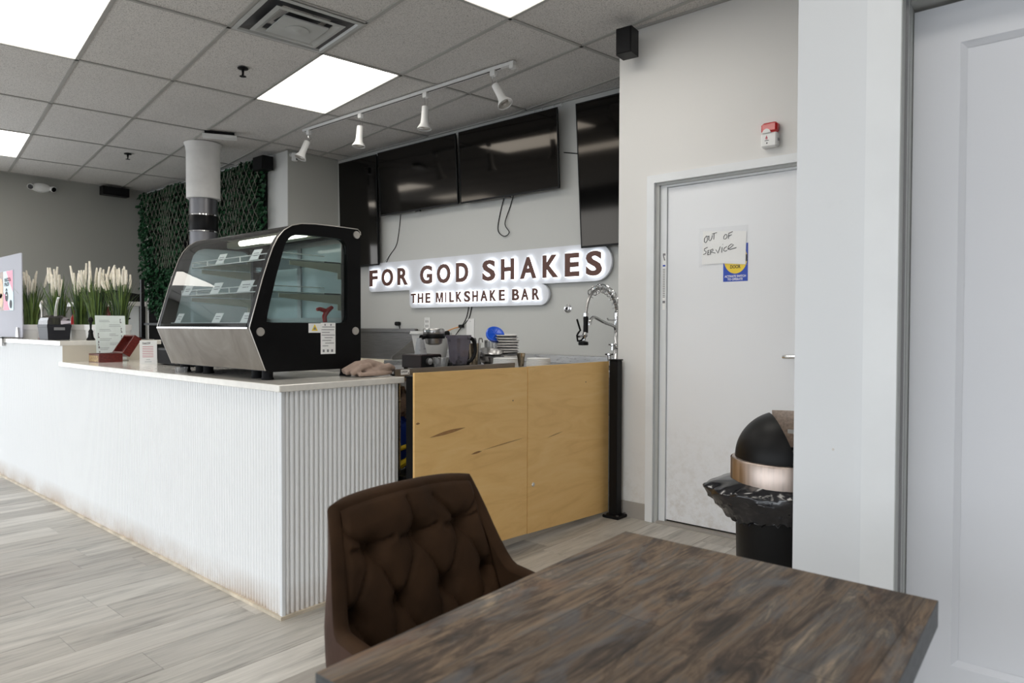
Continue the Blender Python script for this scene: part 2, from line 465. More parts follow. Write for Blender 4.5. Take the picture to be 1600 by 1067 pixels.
# ------------------------------------------------------------------ mesh builder
class MB:
    def __init__(s):
        s.v, s.f, s.sm = [], [], []

    def face(s, idx, smooth=False):
        s.f.append(tuple(idx))
        s.sm.append(smooth)

    def add(s, verts, faces, smooth=False):
        o = len(s.v)
        s.v += [tuple(v) for v in verts]
        for f in faces:
            s.face([i + o for i in f], smooth)
        return s

    def box(s, x0, x1, y0, y1, z0, z1, bev=0.0):
        if bev <= 0:
            v = [(x, y, z) for z in (z0, z1) for y in (y0, y1) for x in (x0, x1)]
            return s.add(v, [(0, 2, 3, 1), (4, 5, 7, 6), (0, 1, 5, 4), (2, 6, 7, 3), (0, 4, 6, 2), (1, 3, 7, 5)])
        b = bev
        pl = lambda i: [(x0 + i, y0 + b, 0), (x0 + b, y0 + i, 0), (x1 - b, y0 + i, 0), (x1 - i, y0 + b, 0), (x1 - i, y1 - b, 0), (x1 - b, y1 - i, 0), (x0 + b, y1 - i, 0), (x0 + i, y1 - b, 0)]
        rings = []
        inner = lambda: [(x0 + b, y0 + b), (x0 + b, y0 + b), (x1 - b, y0 + b), (x1 - b, y0 + b), (x1 - b, y1 - b), (x1 - b, y1 - b), (x0 + b, y1 - b), (x0 + b, y1 - b)]
        k = b * 0.5
        p0 = [(x0 + b, y0 + b + k), (x0 + b + k, y0 + b), (x1 - b - k, y0 + b), (x1 - b, y0 + b + k), (x1 - b, y1 - b - k), (x1 - b - k, y1 - b), (x0 + b + k, y1 - b), (x0 + b, y1 - b - k)]
        p1 = [(a[0], a[1]) for a in pl(0)]
        vs = [(x, y, z0) for x, y in p0] + [(x, y, z0 + b) for x, y in p1] + [(x, y, z1 - b) for x, y in p1] + [(x, y, z1) for x, y in p0]
        fs = [tuple(range(7, -1, -1)), tuple(range(24, 32))]
        for r in range(3):
            for i in range(8):
                j = (i + 1) % 8
                fs.append((r * 8 + i, r * 8 + j, r * 8 + 8 + j, r * 8 + 8 + i))
        return s.add(vs, fs)

    def obox(s, c, ax, ay, az, hx, hy, hz):
        c = Vector(c)
        v = [c + ax * (hx * i) + ay * (hy * j) + az * (hz * k) for k in (-1, 1) for j in (-1, 1) for i in (-1, 1)]
        return s.add(v, [(0, 2, 3, 1), (4, 5, 7, 6), (0, 1, 5, 4), (2, 6, 7, 3), (0, 4, 6, 2), (1, 3, 7, 5)])

    def prism(s, poly, fn, d0, d1, smooth=False):
        """poly of 2-D points, fn(a, b, d) -> point; extruded from d0 to d1"""
        n = len(poly)
        v = [fn(a, b, d0) for a, b in poly] + [fn(a, b, d1) for a, b in poly]
        f = [tuple(range(n - 1, -1, -1)), tuple(range(n, 2 * n))]
        o = len(s.v)
        s.add(v, f)
        for i in range(n):
            j = (i + 1) % n
            s.face((o + i, o + j, o + n + j, o + n + i), smooth)
        return s

    def lathe(s, prof, c=(0, 0, 0), seg=24, axis=(0, 0, 1), cap=True, a0=0.0, a1=2 * PI):
        az = Vector(axis).normalized()
        ax = az.orthogonal().normalized()
        ay = az.cross(ax)
        c = Vector(c)
        full = abs(a1 - a0 - 2 * PI) < 1e-6
        n = seg if full else seg + 1
        o = len(s.v)
        for r, z in prof:
            for i in range(n):
                a = a0 + (a1 - a0) * i / seg
                s.v.append(tuple(c + az * z + ax * (r * math.cos(a)) + ay * (r * math.sin(a))))
        for k in range(len(prof) - 1):
            for i in range(seg):
                j = (i + 1) % n
                s.face((o + k * n + i, o + k * n + j, o + k * n + n + j, o + k * n + n + i), True)
        if cap and full:
            if prof[0][0] > 1e-6:
                s.face([o + i for i in range(n - 1, -1, -1)])
            if prof[-1][0] > 1e-6:
                s.face([o + (len(prof) - 1) * n + i for i in range(n)])
        return s

    def cyl(s, p0, p1, ra, rb=None, seg=16):
        p0, p1 = Vector(p0), Vector(p1)
        rb = ra if rb is None else rb
        return s.lathe([(ra, 0), (rb, (p1 - p0).length)], p0, seg, p1 - p0)

    def tube(s, path, r, seg=8, cap=True):
        P = [Vector(p) for p in path]
        R = r if isinstance(r, (list, tuple)) else [r] * len(P)
        o = len(s.v)
        t0 = (P[1] - P[0]).normalized()
        nrm = t0.orthogonal().normalized()
        for i, p in enumerate(P):
            t = (P[min(i + 1, len(P) - 1)] - P[max(i - 1, 0)])
            if t.length < 1e-9:
                t = t0
            t = t.normalized()
            nrm = (nrm - t * nrm.dot(t))
            nrm = nrm.normalized() if nrm.length > 1e-6 else t.orthogonal().normalized()
            b = t.cross(nrm)
            for k in range(seg):
                a = 2 * PI * k / seg
                s.v.append(tuple(p + nrm * (R[i] * math.cos(a)) + b * (R[i] * math.sin(a))))
        for i in range(len(P) - 1):
            for k in range(seg):
                j = (k + 1) % seg
                s.face((o + i * seg + k, o + i * seg + j, o + i * seg + seg + j, o + i * seg + seg + k), True)
        if cap:
            s.face([o + k for k in range(seg - 1, -1, -1)])
            s.face([o + (len(P) - 1) * seg + k for k in range(seg)])
        return s

    def grid(s, fn, nu, nv, smooth=True):
        o = len(s.v)
        for j in range(nv + 1):
            for i in range(nu + 1):
                s.v.append(tuple(fn(i / nu, j / nv)))
        for j in range(nv):
            for i in range(nu):
                a = o + j * (nu + 1) + i
                s.face((a, a + 1, a + nu + 2, a + nu + 1), smooth)
        return s


WL = {}


def setp(o, label=None, cat=None, group=None, kind=None):
    if label:
        o['label'] = label
    if cat:
        o['category'] = cat
    if group:
        o['group'] = group
    if kind:
        o['kind'] = kind
    return o


def mesh_of(name, mb, off, material, fix=True):
    me = bpy.data.meshes.new(name)
    me.from_pydata([(v[0] - off[0], v[1] - off[1], v[2] - off[2]) for v in mb.v], [], mb.f)
    me.polygons.foreach_set('use_smooth', mb.sm)
    if fix:
        bm = bmesh.new()
        bm.from_mesh(me)
        bmesh.ops.recalc_face_normals(bm, faces=bm.faces[:])
        bm.to_mesh(me)
        bm.free()
    if any(mb.sm):
        me.set_sharp_from_angle(angle=math.radians(38))
    me.materials.append(material)
    me.update()
    return me


def obj(name, mb, m, parent=None, loc=None, label=None, cat=None, group=None, kind=None, fix=True):
    """one mesh object; geometry given in world coordinates"""
    m = M[m] if isinstance(m, str) else m
    if parent is not None:
        off = WL[parent.name]
    else:
        off = loc if loc is not None else tuple(sum(v[i] for v in mb.v) / len(mb.v) if i < 2 else min(v[2] for v in mb.v) for i in range(3))
    o = bpy.data.objects.new(name, mesh_of(name, mb, off, m, fix))
    COL.objects.link(o)
    if parent is not None:
        o.parent = parent
    else:
        o.location = off
    WL[o.name] = off
    return setp(o, label, cat, group, kind)


def thing(name, loc, label, cat, group=None, kind=None):
    o = bpy.data.objects.new(name, None)
    o.empty_display_size = 0.05
    o.location = loc
    COL.objects.link(o)
    WL[o.name] = tuple(loc)
    return setp(o, label, cat, group, kind)


def inst(name, me, parent, world):
    """a piece sharing mesh data, placed at a world point"""
    o = bpy.data.objects.new(name, me)
    COL.objects.link(o)
    off = WL[parent.name] if parent is not None else (0, 0, 0)
    o.parent = parent
    o.location = tuple(world[i] - off[i] for i in range(3))
    WL[o.name] = tuple(world)
    return o


_dg = bpy.context.evaluated_depsgraph_get


def text_shape(txt, bold=0.0, extrude=0.0, align='LEFT', space=1.0):
    """verts, faces of a text in its own plane (x right, y up), unit size"""
    cu = bpy.data.curves.new('txt', 'FONT')
    cu.body = txt
    cu.offset = bold
    cu.extrude = extrude
    cu.align_x = align
    cu.space_character = space
    cu.resolution_u = 4
    o = bpy.data.objects.new('txt', cu)
    COL.objects.link(o)
    ev = o.evaluated_get(_dg())
    me = bpy.data.meshes.new_from_object(ev)
    vs = [tuple(v.co) for v in me.vertices]
    fs = [tuple(p.vertices) for p in me.polygons]
    bpy.data.objects.remove(o)
    bpy.data.curves.remove(cu)
    bpy.data.meshes.remove(me)
    return vs, fs


def text_fit(mb, txt, x0, x1, z0, z1, y0, y1, bold=0.0, fit_h=True):
    """text filling a box on a wall facing -Y; front face at y0, back at y1"""
    if txt == 'M':       # drawn by hand: thin joints of the stock glyph fold over when emboldened
        k = 0.17 + bold
        P = [(0, 0), (k, 0), (k, 0.72), (0.5 - k * 0.36, 0), (0.5 + k * 0.36, 0), (1 - k, 0.72), (1 - k, 0), (1, 0), (1, 1), (1 - k * 1.35, 1), (0.5, 0.26), (k * 1.35, 1), (0, 1)]
        tris = [(0, 1, 2, 12), (12, 2, 11), (11, 2, 3, 10), (10, 3, 4), (10, 4, 5, 9), (9, 5, 8), (8, 5, 6, 7)]
        n_ = len(P)
        vs = [(x, y, 0.5) for x, y in P] + [(x, y, -0.5) for x, y in P]
        fs = list(tris) + [tuple(n_ + i for i in reversed(f)) for f in tris] + [(i, (i + 1) % n_, n_ + (i + 1) % n_, n_ + i) for i in range(n_)]
    else:
        vs, fs = text_shape(txt, bold, 0.5)
    a, b = min(v[0] for v in vs), max(v[0] for v in vs)
    c, d = min(v[1] for v in vs), max(v[1] for v in vs)
    out = [(x0 + (v[0] - a) / (b - a) * (x1 - x0), y0 if v[2] > 0 else y1, z0 + (v[1] - c) / (d - c) * (z1 - z0)) for v in vs]
    mb.add(out, fs)
    return mb


def scribble(mb, P, u0, u1, v0, v1, cnt, d0, d1, seed):
    """print too small to read: upright strokes and short bars in a line"""
    r = random.Random(seed)
    st = (u1 - u0) / cnt
    h = v1 - v0
    for k in range(cnt):
        a = u0 + k * st
        mb.prism([(a, v0), (a + st * 0.3, v0), (a + st * 0.3, v1), (a, v1)], P, d0, d1)
        for q in r.sample((0.0, 0.4, 0.8), 2):
            mb.prism([(a + st * 0.3, v0 + h * q), (a + st * 0.8, v0 + h * q), (a + st * 0.8, v0 + h * (q + 0.2)), (a + st * 0.3, v0 + h * (q + 0.2))], P, d0, d1)


def blob(mb, c, r, seed, amp=0.3, freq=3.0, nu=20, nv=12, sq=(1, 1, 1)):
    def fn(u, v):
        th, ph = u * 2 * PI, (v - 0.5) * PI
        d = Vector((math.cos(th) * math.cos(ph), math.sin(th) * math.cos(ph), math.sin(ph)))
        k = 1 + amp * noise.noise(d * freq + Vector((seed, seed * 2.1, 0)))
        return (c[0] + d.x * r * sq[0] * k, c[1] + d.y * r * sq[1] * k, c[2] + d.z * r * sq[2] * k)
    return mb.grid(fn, nu, nv)

# ------------------------------------------------------------------ room shell
ZC = 3.03
YT, YD, YN, YL = 4.59, 3.77, 2.00, 3.97      # sign wall, door wall, closet wall, vine wall
XL, XB, XR, XC = -10.05, -6.50, -2.355, -0.668
ST = 'structure'


def slab(name, m, *b, **k):
    mb = MB()
    mb.box(*b)
    return obj(name, mb, m, kind=ST, **k)


TOP = 3.12
mb = MB()
mb.box(XL - 0.12, XL, 1.4, YL + 0.12, 0, TOP)
mb.box(XL - 0.12, XL, YF - 0.12, 1.4, 0, 0.12)
mb.box(XL - 0.12, XL, YF - 0.12, 1.4, WTOP, TOP)
for a, b in ((YF - 0.12, -4.2), (-2.4, -2.3), (-0.5, -0.4)):
    mb.box(XL - 0.12, XL, a, b, 0.12, WTOP)
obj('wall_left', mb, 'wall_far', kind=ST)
slab('wall_rear_left', 'wall', XL, XB - 0.012, YL, YL + 0.74, 0, TOP)
slab('wall_rear_return', 'wall_dark', XB - 0.012, XB, YL + 0.001, YL + 0.74, 0, TOP)     # pier's end face, its shade put into the wall colour
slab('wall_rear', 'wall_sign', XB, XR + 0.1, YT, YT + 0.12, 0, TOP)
mb = MB()
mb.box(XR, -2.145, YD, YT, 0, TOP)
mb.box(-2.145, -1.02, YD, YD + 0.14, 2.114, TOP)
mb.box(-1.02, 1.6, YD, YD + 0.14, 0, TOP)
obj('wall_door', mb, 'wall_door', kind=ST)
mb = MB()
JX = -0.4066
mb.box(XC, JX - 0.02, YN, YN + 0.12, 0, TOP)
mb.box(JX - 0.02, 0.62, YN, YN + 0.12, 2.06, TOP)
mb.box(0.62, 2.8, YN, YN + 0.12, 0, TOP)
obj('wall_right_front', mb, 'wall_near', kind=ST)
slab('wall_corridor_end', 'wall', 1.6, 1.72, YN + 0.12, YD + 0.14, 0, TOP)
slab('wall_right', 'wall_near', 2.8, 2.92, YF - 0.12, YN + 0.12, 0, TOP)
# shop front behind the camera: sill, head and piers round open glazing bays
mb = MB()
mb.box(XL, 2.8, YF - 0.12, YF, 0, 0.12)
mb.box(XL, 2.8, YF - 0.12, YF, WTOP, TOP)
xs = [XL] + [x for ab in BAYS for x in ab] + [2.8]
for i in range(0, len(xs), 2):
    mb.box(xs[i], xs[i + 1], YF - 0.12, YF, 0.12, WTOP)
obj('wall_front', mb, 'black', kind=ST)
slab('ground', 'asphalt', -30, 22, -40, YF - 0.12, -0.12, -0.02)

# floor: sub-base plus single planks laid front to back
floor = slab('floor', 'plank', XL - 0.1, 2.9, YF - 0.1, YT + 0.1, -0.08, -0.006)
PW, PL = 0.1895, 1.22
mb = MB()
mb.box(-PW / 2 + 0.0006, PW / 2 - 0.0006, -PL / 2 + 0.0004, PL / 2 - 0.0004, -0.006, 0.0, 0.0008)
plank_me = mesh_of('floor_plank', mb, (0, 0, 0), M['plank'])
n = 0
X0 = -2.275 - 30 * PW
offs = [random.random() for _ in range(60)]
for i in range(46):
    x = X0 + (i + 0.5) * PW
    y = -1.2 - offs[i] * PL
    ymax = 1.50 if x < -2.56 else YD
    if x > -0.55:
        ymax = 2.0
    ymin = 0.7 if x > -2.4 else (-0.6 if x < -4.4 else 0.3)
    while y < ymax:
        yc = y + PL / 2
        if y + PL > ymin and yc - PL / 2 < ymax and n < 296 and x < 0.2 and yc + PL / 2 < YD + PL:
            if y + PL > YD - 0.002 and x > XR:      # cut at the door wall
                m2 = MB()
                m2.box(-PW / 2 + 0.001, PW / 2 - 0.001, -PL / 2 + 0.001, YD + 0.03 - yc, -0.006, 0.0, 0.0012)
                inst('floor_plank', mesh_of('floor_plank', m2, (0, 0, 0), M['plank']), floor, (x, yc, 0))
            else:
                inst('floor_plank', plank_me, floor, (x, yc, 0))
            n += 1
        y += PL

# ceiling: rotated 2x4 tile grid
ceiling = slab('ceiling', 'tile', XL - 0.1, 2.9, YF - 0.1, YT + 0.1, ZC + 0.03, ZC + 0.09)
GA = -0.1496
GO = (1.84 * -2.2469, 1.84 * 1.1523)
TL, TW = 1.2304, 0.6152
ca, sa = math.cos(GA), math.sin(GA)


def G(i, j):
    u, v = i * TL, j * TW
    return (GO[0] + ca * u - sa * v, GO[1] + sa * u + ca * v)


def clip(poly, x0, x1, y0, y1):
    for ax, lim, sg in ((0, x0, 1), (0, x1, -1), (1, y0, 1), (1, y1, -1)):
        out = []
        for k in range(len(poly)):
            p, q = poly[k], poly[(k + 1) % len(poly)]
            ip, iq = (p[ax] - lim) * sg >= 0, (q[ax] - lim) * sg >= 0
            if ip:
                out.append(p)
            if ip != iq:
                f = (lim - p[ax]) / (q[ax] - p[ax])
                out.append((p[0] + f * (q[0] - p[0]), p[1] + f * (q[1] - p[1])))
        poly = out
        if len(poly) < 3:
            return []
    return poly


LIGHTS = {(-1, 1): 'square edged ceiling light panel above the white track light', (1, 1): 'ceiling light panel cut by the top edge, right of the vent',
          (-1, -2): 'big bright ceiling light panel in the top left corner', (-4, -2): 'small far ceiling light panel at the left edge over the grey wall',
          (-3, 1): None, (3, -2): 'ceiling light panel over the dining table, behind the viewer', (1, -2): 'ceiling light panel over the aisle, left of the dining table',
          (3, -5): 'ceiling light panel by the shop front glazing', (0, -5): 'ceiling light panel by the shop front, over the open floor',
          (-4, -5): 'ceiling light panel by the shop front, at the far grey wall'}
LIGHTS.pop((-3, 1))
VENT = (0, 0)
px = lambda a, b, d: (a, b, d)
for i in range(-6, 7):
    for j in range(-9, 7):
        if (i, j) in LIGHTS:
            continue
        e = 0.004
        pts = [G(i + e, j + 2 * e), G(i + 1 - e, j + 2 * e), G(i + 1 - e, j + 1 - 2 * e), G(i + e, j + 1 - 2 * e)]
        if (i, j) == VENT:
            pts = [G(i + 0.5 + e, j + 2 * e), G(i + 1 - e, j + 2 * e), G(i + 1 - e, j + 1 - 2 * e), G(i + 0.5 + e, j + 1 - 2 * e)]
        p = clip(pts, XL, 2.8, YF, YT)
        if len(p) < 3:
            continue
        mb = MB()
        mb.prism(p, px, ZC + 0.007, ZC + 0.03)
        obj('ceiling_tile', mb, 'tile', ceiling)


def bar(mb, a, b, wd):
    d = Vector((b[0] - a[0], b[1] - a[1])).normalized()
    q = Vector((-d.y, d.x)) * wd / 2
    p = clip([(a[0] + q.x, a[1] + q.y), (a[0] - q.x, a[1] - q.y), (b[0] - q.x, b[1] - q.y), (b[0] + q.x, b[1] + q.y)], XL, 2.8, YF, YT)
    if len(p) >= 3:
        mb.prism(p, px, ZC, ZC + 0.012)


for j in range(-9, 8):
    mb = MB()
    bar(mb, G(-7, j), G(8, j), 0.024)
    if mb.v:
        obj('grid_bar', mb, 'grid', ceiling)
for i in range(-6, 8):
    mb = MB()
    bar(mb, G(i, -10), G(i, 9), 0.024)
    if mb.v:
        obj('grid_bar', mb, 'grid', ceiling)
mb = MB()
bar(mb, G(0.5, 0), G(0.5, 1), 0.024)
obj('grid_bar', mb, 'grid', ceiling)
# edge angle of the tile grid along the walls
for b in ((XB, XR, YT - 0.022, YT), (XL, XB, YL - 0.022, YL), (XL, XL + 0.022, YF, YL), (XB, XB + 0.022, YL, YT), (XR, 1.6, YD - 0.022, YD)):
    mb = MB()
    mb.box(b[0], b[1], b[2], b[3], ZC - 0.002, ZC + 0.02)
    obj('edge_angle', mb, 'grid', ceiling)

for (i, j), lab in LIGHTS.items():
    c = G(i + 0.5, j + 0.5)
    t = thing('ceiling_light', (c[0], c[1], ZC + 0.004), lab, 'ceiling light', 'ceiling light panels')
    e = 0.022
    mb = MB()
    mb.prism([G(i + e * 0.5, j + e), G(i + 1 - e * 0.5, j + e), G(i + 1 - e * 0.5, j + 1 - e), G(i + e * 0.5, j + 1 - e)], px, ZC + 0.006, ZC + 0.012)
    obj('diffuser', mb, 'panel_emit', t)
    e2 = 0.008
    mb = MB()
    P = [G(i + e2 / 2, j + e2), G(i + 1 - e2 / 2, j + e2), G(i + 1 - e2 / 2, j + 1 - e2), G(i + e2 / 2, j + 1 - e2)]
    Q = [G(i + e / 2, j + e), G(i + 1 - e / 2, j + e), G(i + 1 - e / 2, j + 1 - e), G(i + e / 2, j + 1 - e)]
    for k in range(4):
        l = (k + 1) % 4
        mb.prism([P[k], P[l], Q[l], Q[k]], px, ZC + 0.003, ZC + 0.016)
    obj('frame', mb, 'grid', t)

# square air diffuser in the grid
c = G(0.25, 0.5)
t = thing('air_vent', (c[0], c[1], ZC - 0.01), 'square stepped metal air vent in the tile ceiling', 'air vent')


def sq(mb, h0, h1, z0, z1):
    """a flared square ring: outer half-width h0 at z0, inner h1 at z1"""
    o = len(mb.v)
    for h, z in ((h0, z0), (h1, z1)):
        for sx, sy in ((-1, -1), (1, -1), (1, 1), (-1, 1)):
            mb.v.append((c[0] + ca * sx * h - sa * sy * h, c[1] + sa * sx * h + ca * sy * h, z))
    for k in range(4):
        l = (k + 1) % 4
        mb.face((o + k, o + l, o + 4 + l, o + 4 + k))


M['vent'] = mat('vent_metal', (0.50, 0.51, 0.50), 0.4, var=0.08)
mb = MB()
sq(mb, 0.298, 0.270, ZC - 0.004, ZC - 0.008)
sq(mb, 0.270, 0.262, ZC - 0.008, ZC + 0.004)
obj('outer_frame', mb, 'vent', t)
mb = MB()
sq(mb, 0.262, 0.15, ZC + 0.004, ZC + 0.026)
mb.box(c[0] - 0.10, c[0] + 0.10, c[1] - 0.10, c[1] + 0.10, ZC + 0.024, ZC + 0.028)
obj('throat', mb, 'galv', t)
mb = MB()
sq(mb, 0.215, 0.165, ZC - 0.016, ZC + 0.004)
sq(mb, 0.215, 0.19, ZC - 0.016, ZC - 0.02)
sq(mb, 0.19, 0.160, ZC - 0.02, ZC - 0.004)
obj('middle_cone', mb, 'vent', t)
mb = MB()
mb.prism([(-0.14, -0.14), (0.14, -0.14), (0.14, 0.14), (-0.14, 0.14)], lambda a, b, d: (c[0] + ca * a - sa * b, c[1] + sa * a + ca * b, d), ZC - 0.028, ZC - 0.02)
mb.lathe([(0.07, 0), (0.07, 0.006), (0.025, 0.007), (0.02, 0.011), (0, 0.012)], (c[0], c[1], ZC - 0.027), 20, (0, 0, -1))
obj('centre_plate', mb, 'vent', t)

# baseboard
slab('baseboard_door', 'rubber_base', XR - 0.004, -2.145, YD - 0.008, YD, 0, 0.10)
slab('baseboard_return', 'rubber_base', XR - 0.008, XR, YD - 0.008, YT, 0, 0.10)

# staff door
d = thing('door_1', (-1.55, YD + 0.03, 0), None, None, kind=ST)
LY = YD + 0.035
mb = MB()
mb.box(-2.028, -1.10, LY, LY + 0.045, 0.022, 2.036)
leaf = obj('leaf', mb, 'door', d)
mb = MB()
mb.box(-2.145, -2.095, YD - 0.018, YD + 0.06, 0, 2.114)
mb.box(-2.095, -1.02, YD - 0.018, YD + 0.06, 2.067, 2.114)
mb.box(-1.07, -1.02, YD - 0.018, YD + 0.06, 0, 2.067)
obj('casing', mb, 'trim', d)
mb = MB()
mb.box(-2.095, -2.072, YD + 0.004, YD + 0.10, 0, 2.067)
mb.box(-2.072, -1.07, YD + 0.004, YD + 0.10, 2.052, 2.067)
obj('stop', mb, 'jamb', d)
mb = MB()
mb.box(-2.072, -2.031, YD + 0.022, YD + 0.10, 0, 2.052)
mb.box(-2.031, -1.07, YD + 0.022, YD + 0.10, 2.040, 2.052)
obj('inner_stop', mb, 'trim', d)
mb = MB()
mb.box(-2.072, -1.07, YD - 0.012, YD + 0.10, 0.0, 0.012)
obj('threshold', mb, 'rubber_base', d)
mb = MB()
mb.box(-2.03, -1.07, LY + 0.012, LY + 0.09, 0.012, 0.024)
obj('gap', mb, 'black', d)
mb = MB()
hy = LY - 0.05
mb.lathe([(0.009, 0), (0.0115, 0.01), (0.0135, 0.09), (0.0135, 0.15)], (-1.318, hy, 1.036), 14, (1, 0, 0.06))
mb.cyl((-1.18, hy, 1.043), (-1.18, LY, 1.043), 0.012)
mb.lathe([(0.028, 0), (0.028, 0.008)], (-1.18, LY, 1.043), 20, (0, -1, 0))
obj('handle', mb, 'chrome', d)

# closet door at the right edge
d = thing('door_2', (0.1, YN + 0.1, 0), None, None, kind=ST)
CY = YN + 0.108


def casing(mb, x0, x1):
    mb.box(x0, x1, YN - 0.016, YN + 0.0, 0, 2.06)


mb = MB()
mb.box(JX - 0.082, JX - 0.002, YN - 0.014, YN, 0, 2.13)
mb.box(JX - 0.002, 0.70, YN - 0.014, YN, 2.05, 2.13)
mb.box(0.62, 0.70, YN - 0.014, YN, 0, 2.05)
obj('casing', mb, 'trim', d)
mb = MB()
mb.box(JX - 0.02, JX, YN - 0.012, YN + 0.05, 0, 2.06)
mb.box(JX, 0.62, YN - 0.012, YN + 0.05, 2.045, 2.06)
mb.box(JX - 0.02, JX + 0.005, YN + 0.028, YN + 0.050, 0, 2.06)
obj('jamb', mb, 'jamb', d)
mb = MB()
mb.box(JX - 0.02, JX + 0.0015, YN + 0.056, CY + 0.05, 0, 2.06)
mb.box(JX, 0.62, YN + 0.056, CY + 0.05, 2.04, 2.06)
obj('door_stop', mb, 'jamb', d)
mb = MB()
mb.box(JX - 0.02, JX + 0.0058, YN + 0.0265, YN + 0.0285, 0, 2.05)
mb.box(JX - 0.02, JX + 0.0058, YN + 0.0495, YN + 0.0515, 0, 2.05)
obj('groove', mb, 'ink_grey', d, kind='stuff')
mb = MB()
x0, x1 = JX + 0.0035, 0.60
sx = -0.297
mb.box(x0, sx, CY, CY + 0.04, 0.02, 2.03)
mb.box(0.48, x1, CY, CY + 0.04, 0.02, 2.03)
obj('stile', mb, 'closet', d)
mb = MB()
mb.box(sx, 0.48, CY, CY + 0.04, 1.925, 2.03)
mb.box(sx, 0.48, CY, CY + 0.04, 0.02, 0.31)
obj('rail', mb, 'closet', d)
mb = MB()
mb.box(sx, 0.48, CY + 0.014, CY + 0.03, 0.31, 1.925)
obj('panel', mb, 'closet', d)
mb = MB()
bw, bd_ = 0.014, 0.013
for (xa, za), (xb, zb_), (ix, iz) in (((sx, 0.31), (sx, 1.925), (1, 0)), ((0.48, 0.31), (0.48, 1.925), (-1, 0)), ((sx, 1.925), (0.48, 1.925), (0, -1)), ((sx, 0.31), (0.48, 0.31), (0, 1))):
    jx = (1 if ix == 0 else 0) * bw
    jz = (1 if iz == 0 else 0) * bw
    mb.add([(xa, CY + 0.001, za), (xb, CY + 0.001, zb_), (xb + ix * bw - jx, CY + bd_, zb_ + iz * bw - jz), (xa + ix * bw + jx, CY + bd_, za + iz * bw + jz)], [(0, 1, 2, 3)])
obj('bead', mb, 'closet', d, kind='stuff')

mb = MB()
mb.lathe([(0.0035, 0), (0.0025, 0.0008), (0, 0.0008)], (-0.563, YN, 0.86), 10, (0, -1, 0))
obj('trim_1', mb, 'knob', kind=ST)

# ------------------------------------------------------------------ service counter
CX, CYF = -2.52, 1.505
BX = -5.16
XE = -8.4
t = thing('service_counter', (-5.4, 1.8, 0), 'long white counter clad in fluted vertical strips, dirty at the foot', 'counter')
mb = MB()
mb.box(XE, CX - 0.012, CYF + 0.012, 2.12, 0.0, 0.928)
mb.box(XE, BX - 0.004, CYF + 0.012, 2.10, 0.928, 1.062)
obj('body', mb, 'flute', t)
mb = MB()
mb.box(BX - 0.006, BX, CYF + 0.004, 2.10, 0.9565, 1.063)
obj('step_face', mb, 'bar_side', t)
PIT = 0.0232


def flute_mesh(h0, h1, nx, ny):
    """half-round strip facing (nx, ny)"""
    mb = MB()
    r = PIT * 0.44
    tx, ty = -ny, nx
    pts = [(r * math.cos(a), r * 1.05 * math.sin(a)) for a in [PI * k / 8 for k in range(9)]]
    n_ = len(pts)
    v = [(tx * a + nx * b, ty * a + ny * b, z) for z in (h0, h1) for a, b in pts]
    mb.add(v, [(k, k + 1, n_ + k + 1, n_ + k) for k in range(n_ - 1)], True)
    mb.add(v, [tuple(range(n_)), tuple(range(2 * n_ - 1, n_ - 1, -1))])
    return mesh_of('flute_strip', mb, (0, 0, 0), M['flute'])


lo_f = flute_mesh(0.014, 0.928, 0, -1)
hi_f = flute_mesh(0.014, 1.062, 0, -1)
en_f = flute_mesh(0.014, 0.928, 1, 0)
x = CX - 0.030
while x > -8.05:
    inst('flute_strip', lo_f if x > BX - 0.003 else hi_f, t, (x, CYF + 0.0125, 0))
    x -= PIT
y = CYF + 0.030
while y < 2.115:
    inst('flute_strip', en_f, t, (CX - 0.0125, y, 0))
    y += PIT
mb = MB()
mb.box(CX - 0.018, CX, CYF, CYF + 0.018, 0.0, 0.928, 0.002)
obj('corner_post', mb, 'trim', t)
mb = MB()
mb.box(XE, CX + 0.006, CYF - 0.008, CYF + 0.014, 0, 0.014)
mb.box(CX - 0.014, CX + 0.006, CYF + 0.014, 2.12, 0, 0.014)
obj('base_strip', mb, 'base_trim', t)

mb = MB()
mb.box(BX, CX + 0.02, CYF - 0.02, 2.135, 0.928, 0.9565, 0.0025)
obj('countertop', mb, 'quartz', label='lower white stone worktop carrying the glass display case', cat='countertop')
mb = MB()
mb.box(XE, BX + 0.002, CYF - 0.012, 2.13, 1.062, 1.093, 0.0025)
obj('countertop', mb, 'quartz', label='raised white stone bar top carrying the potted grasses', cat='countertop')

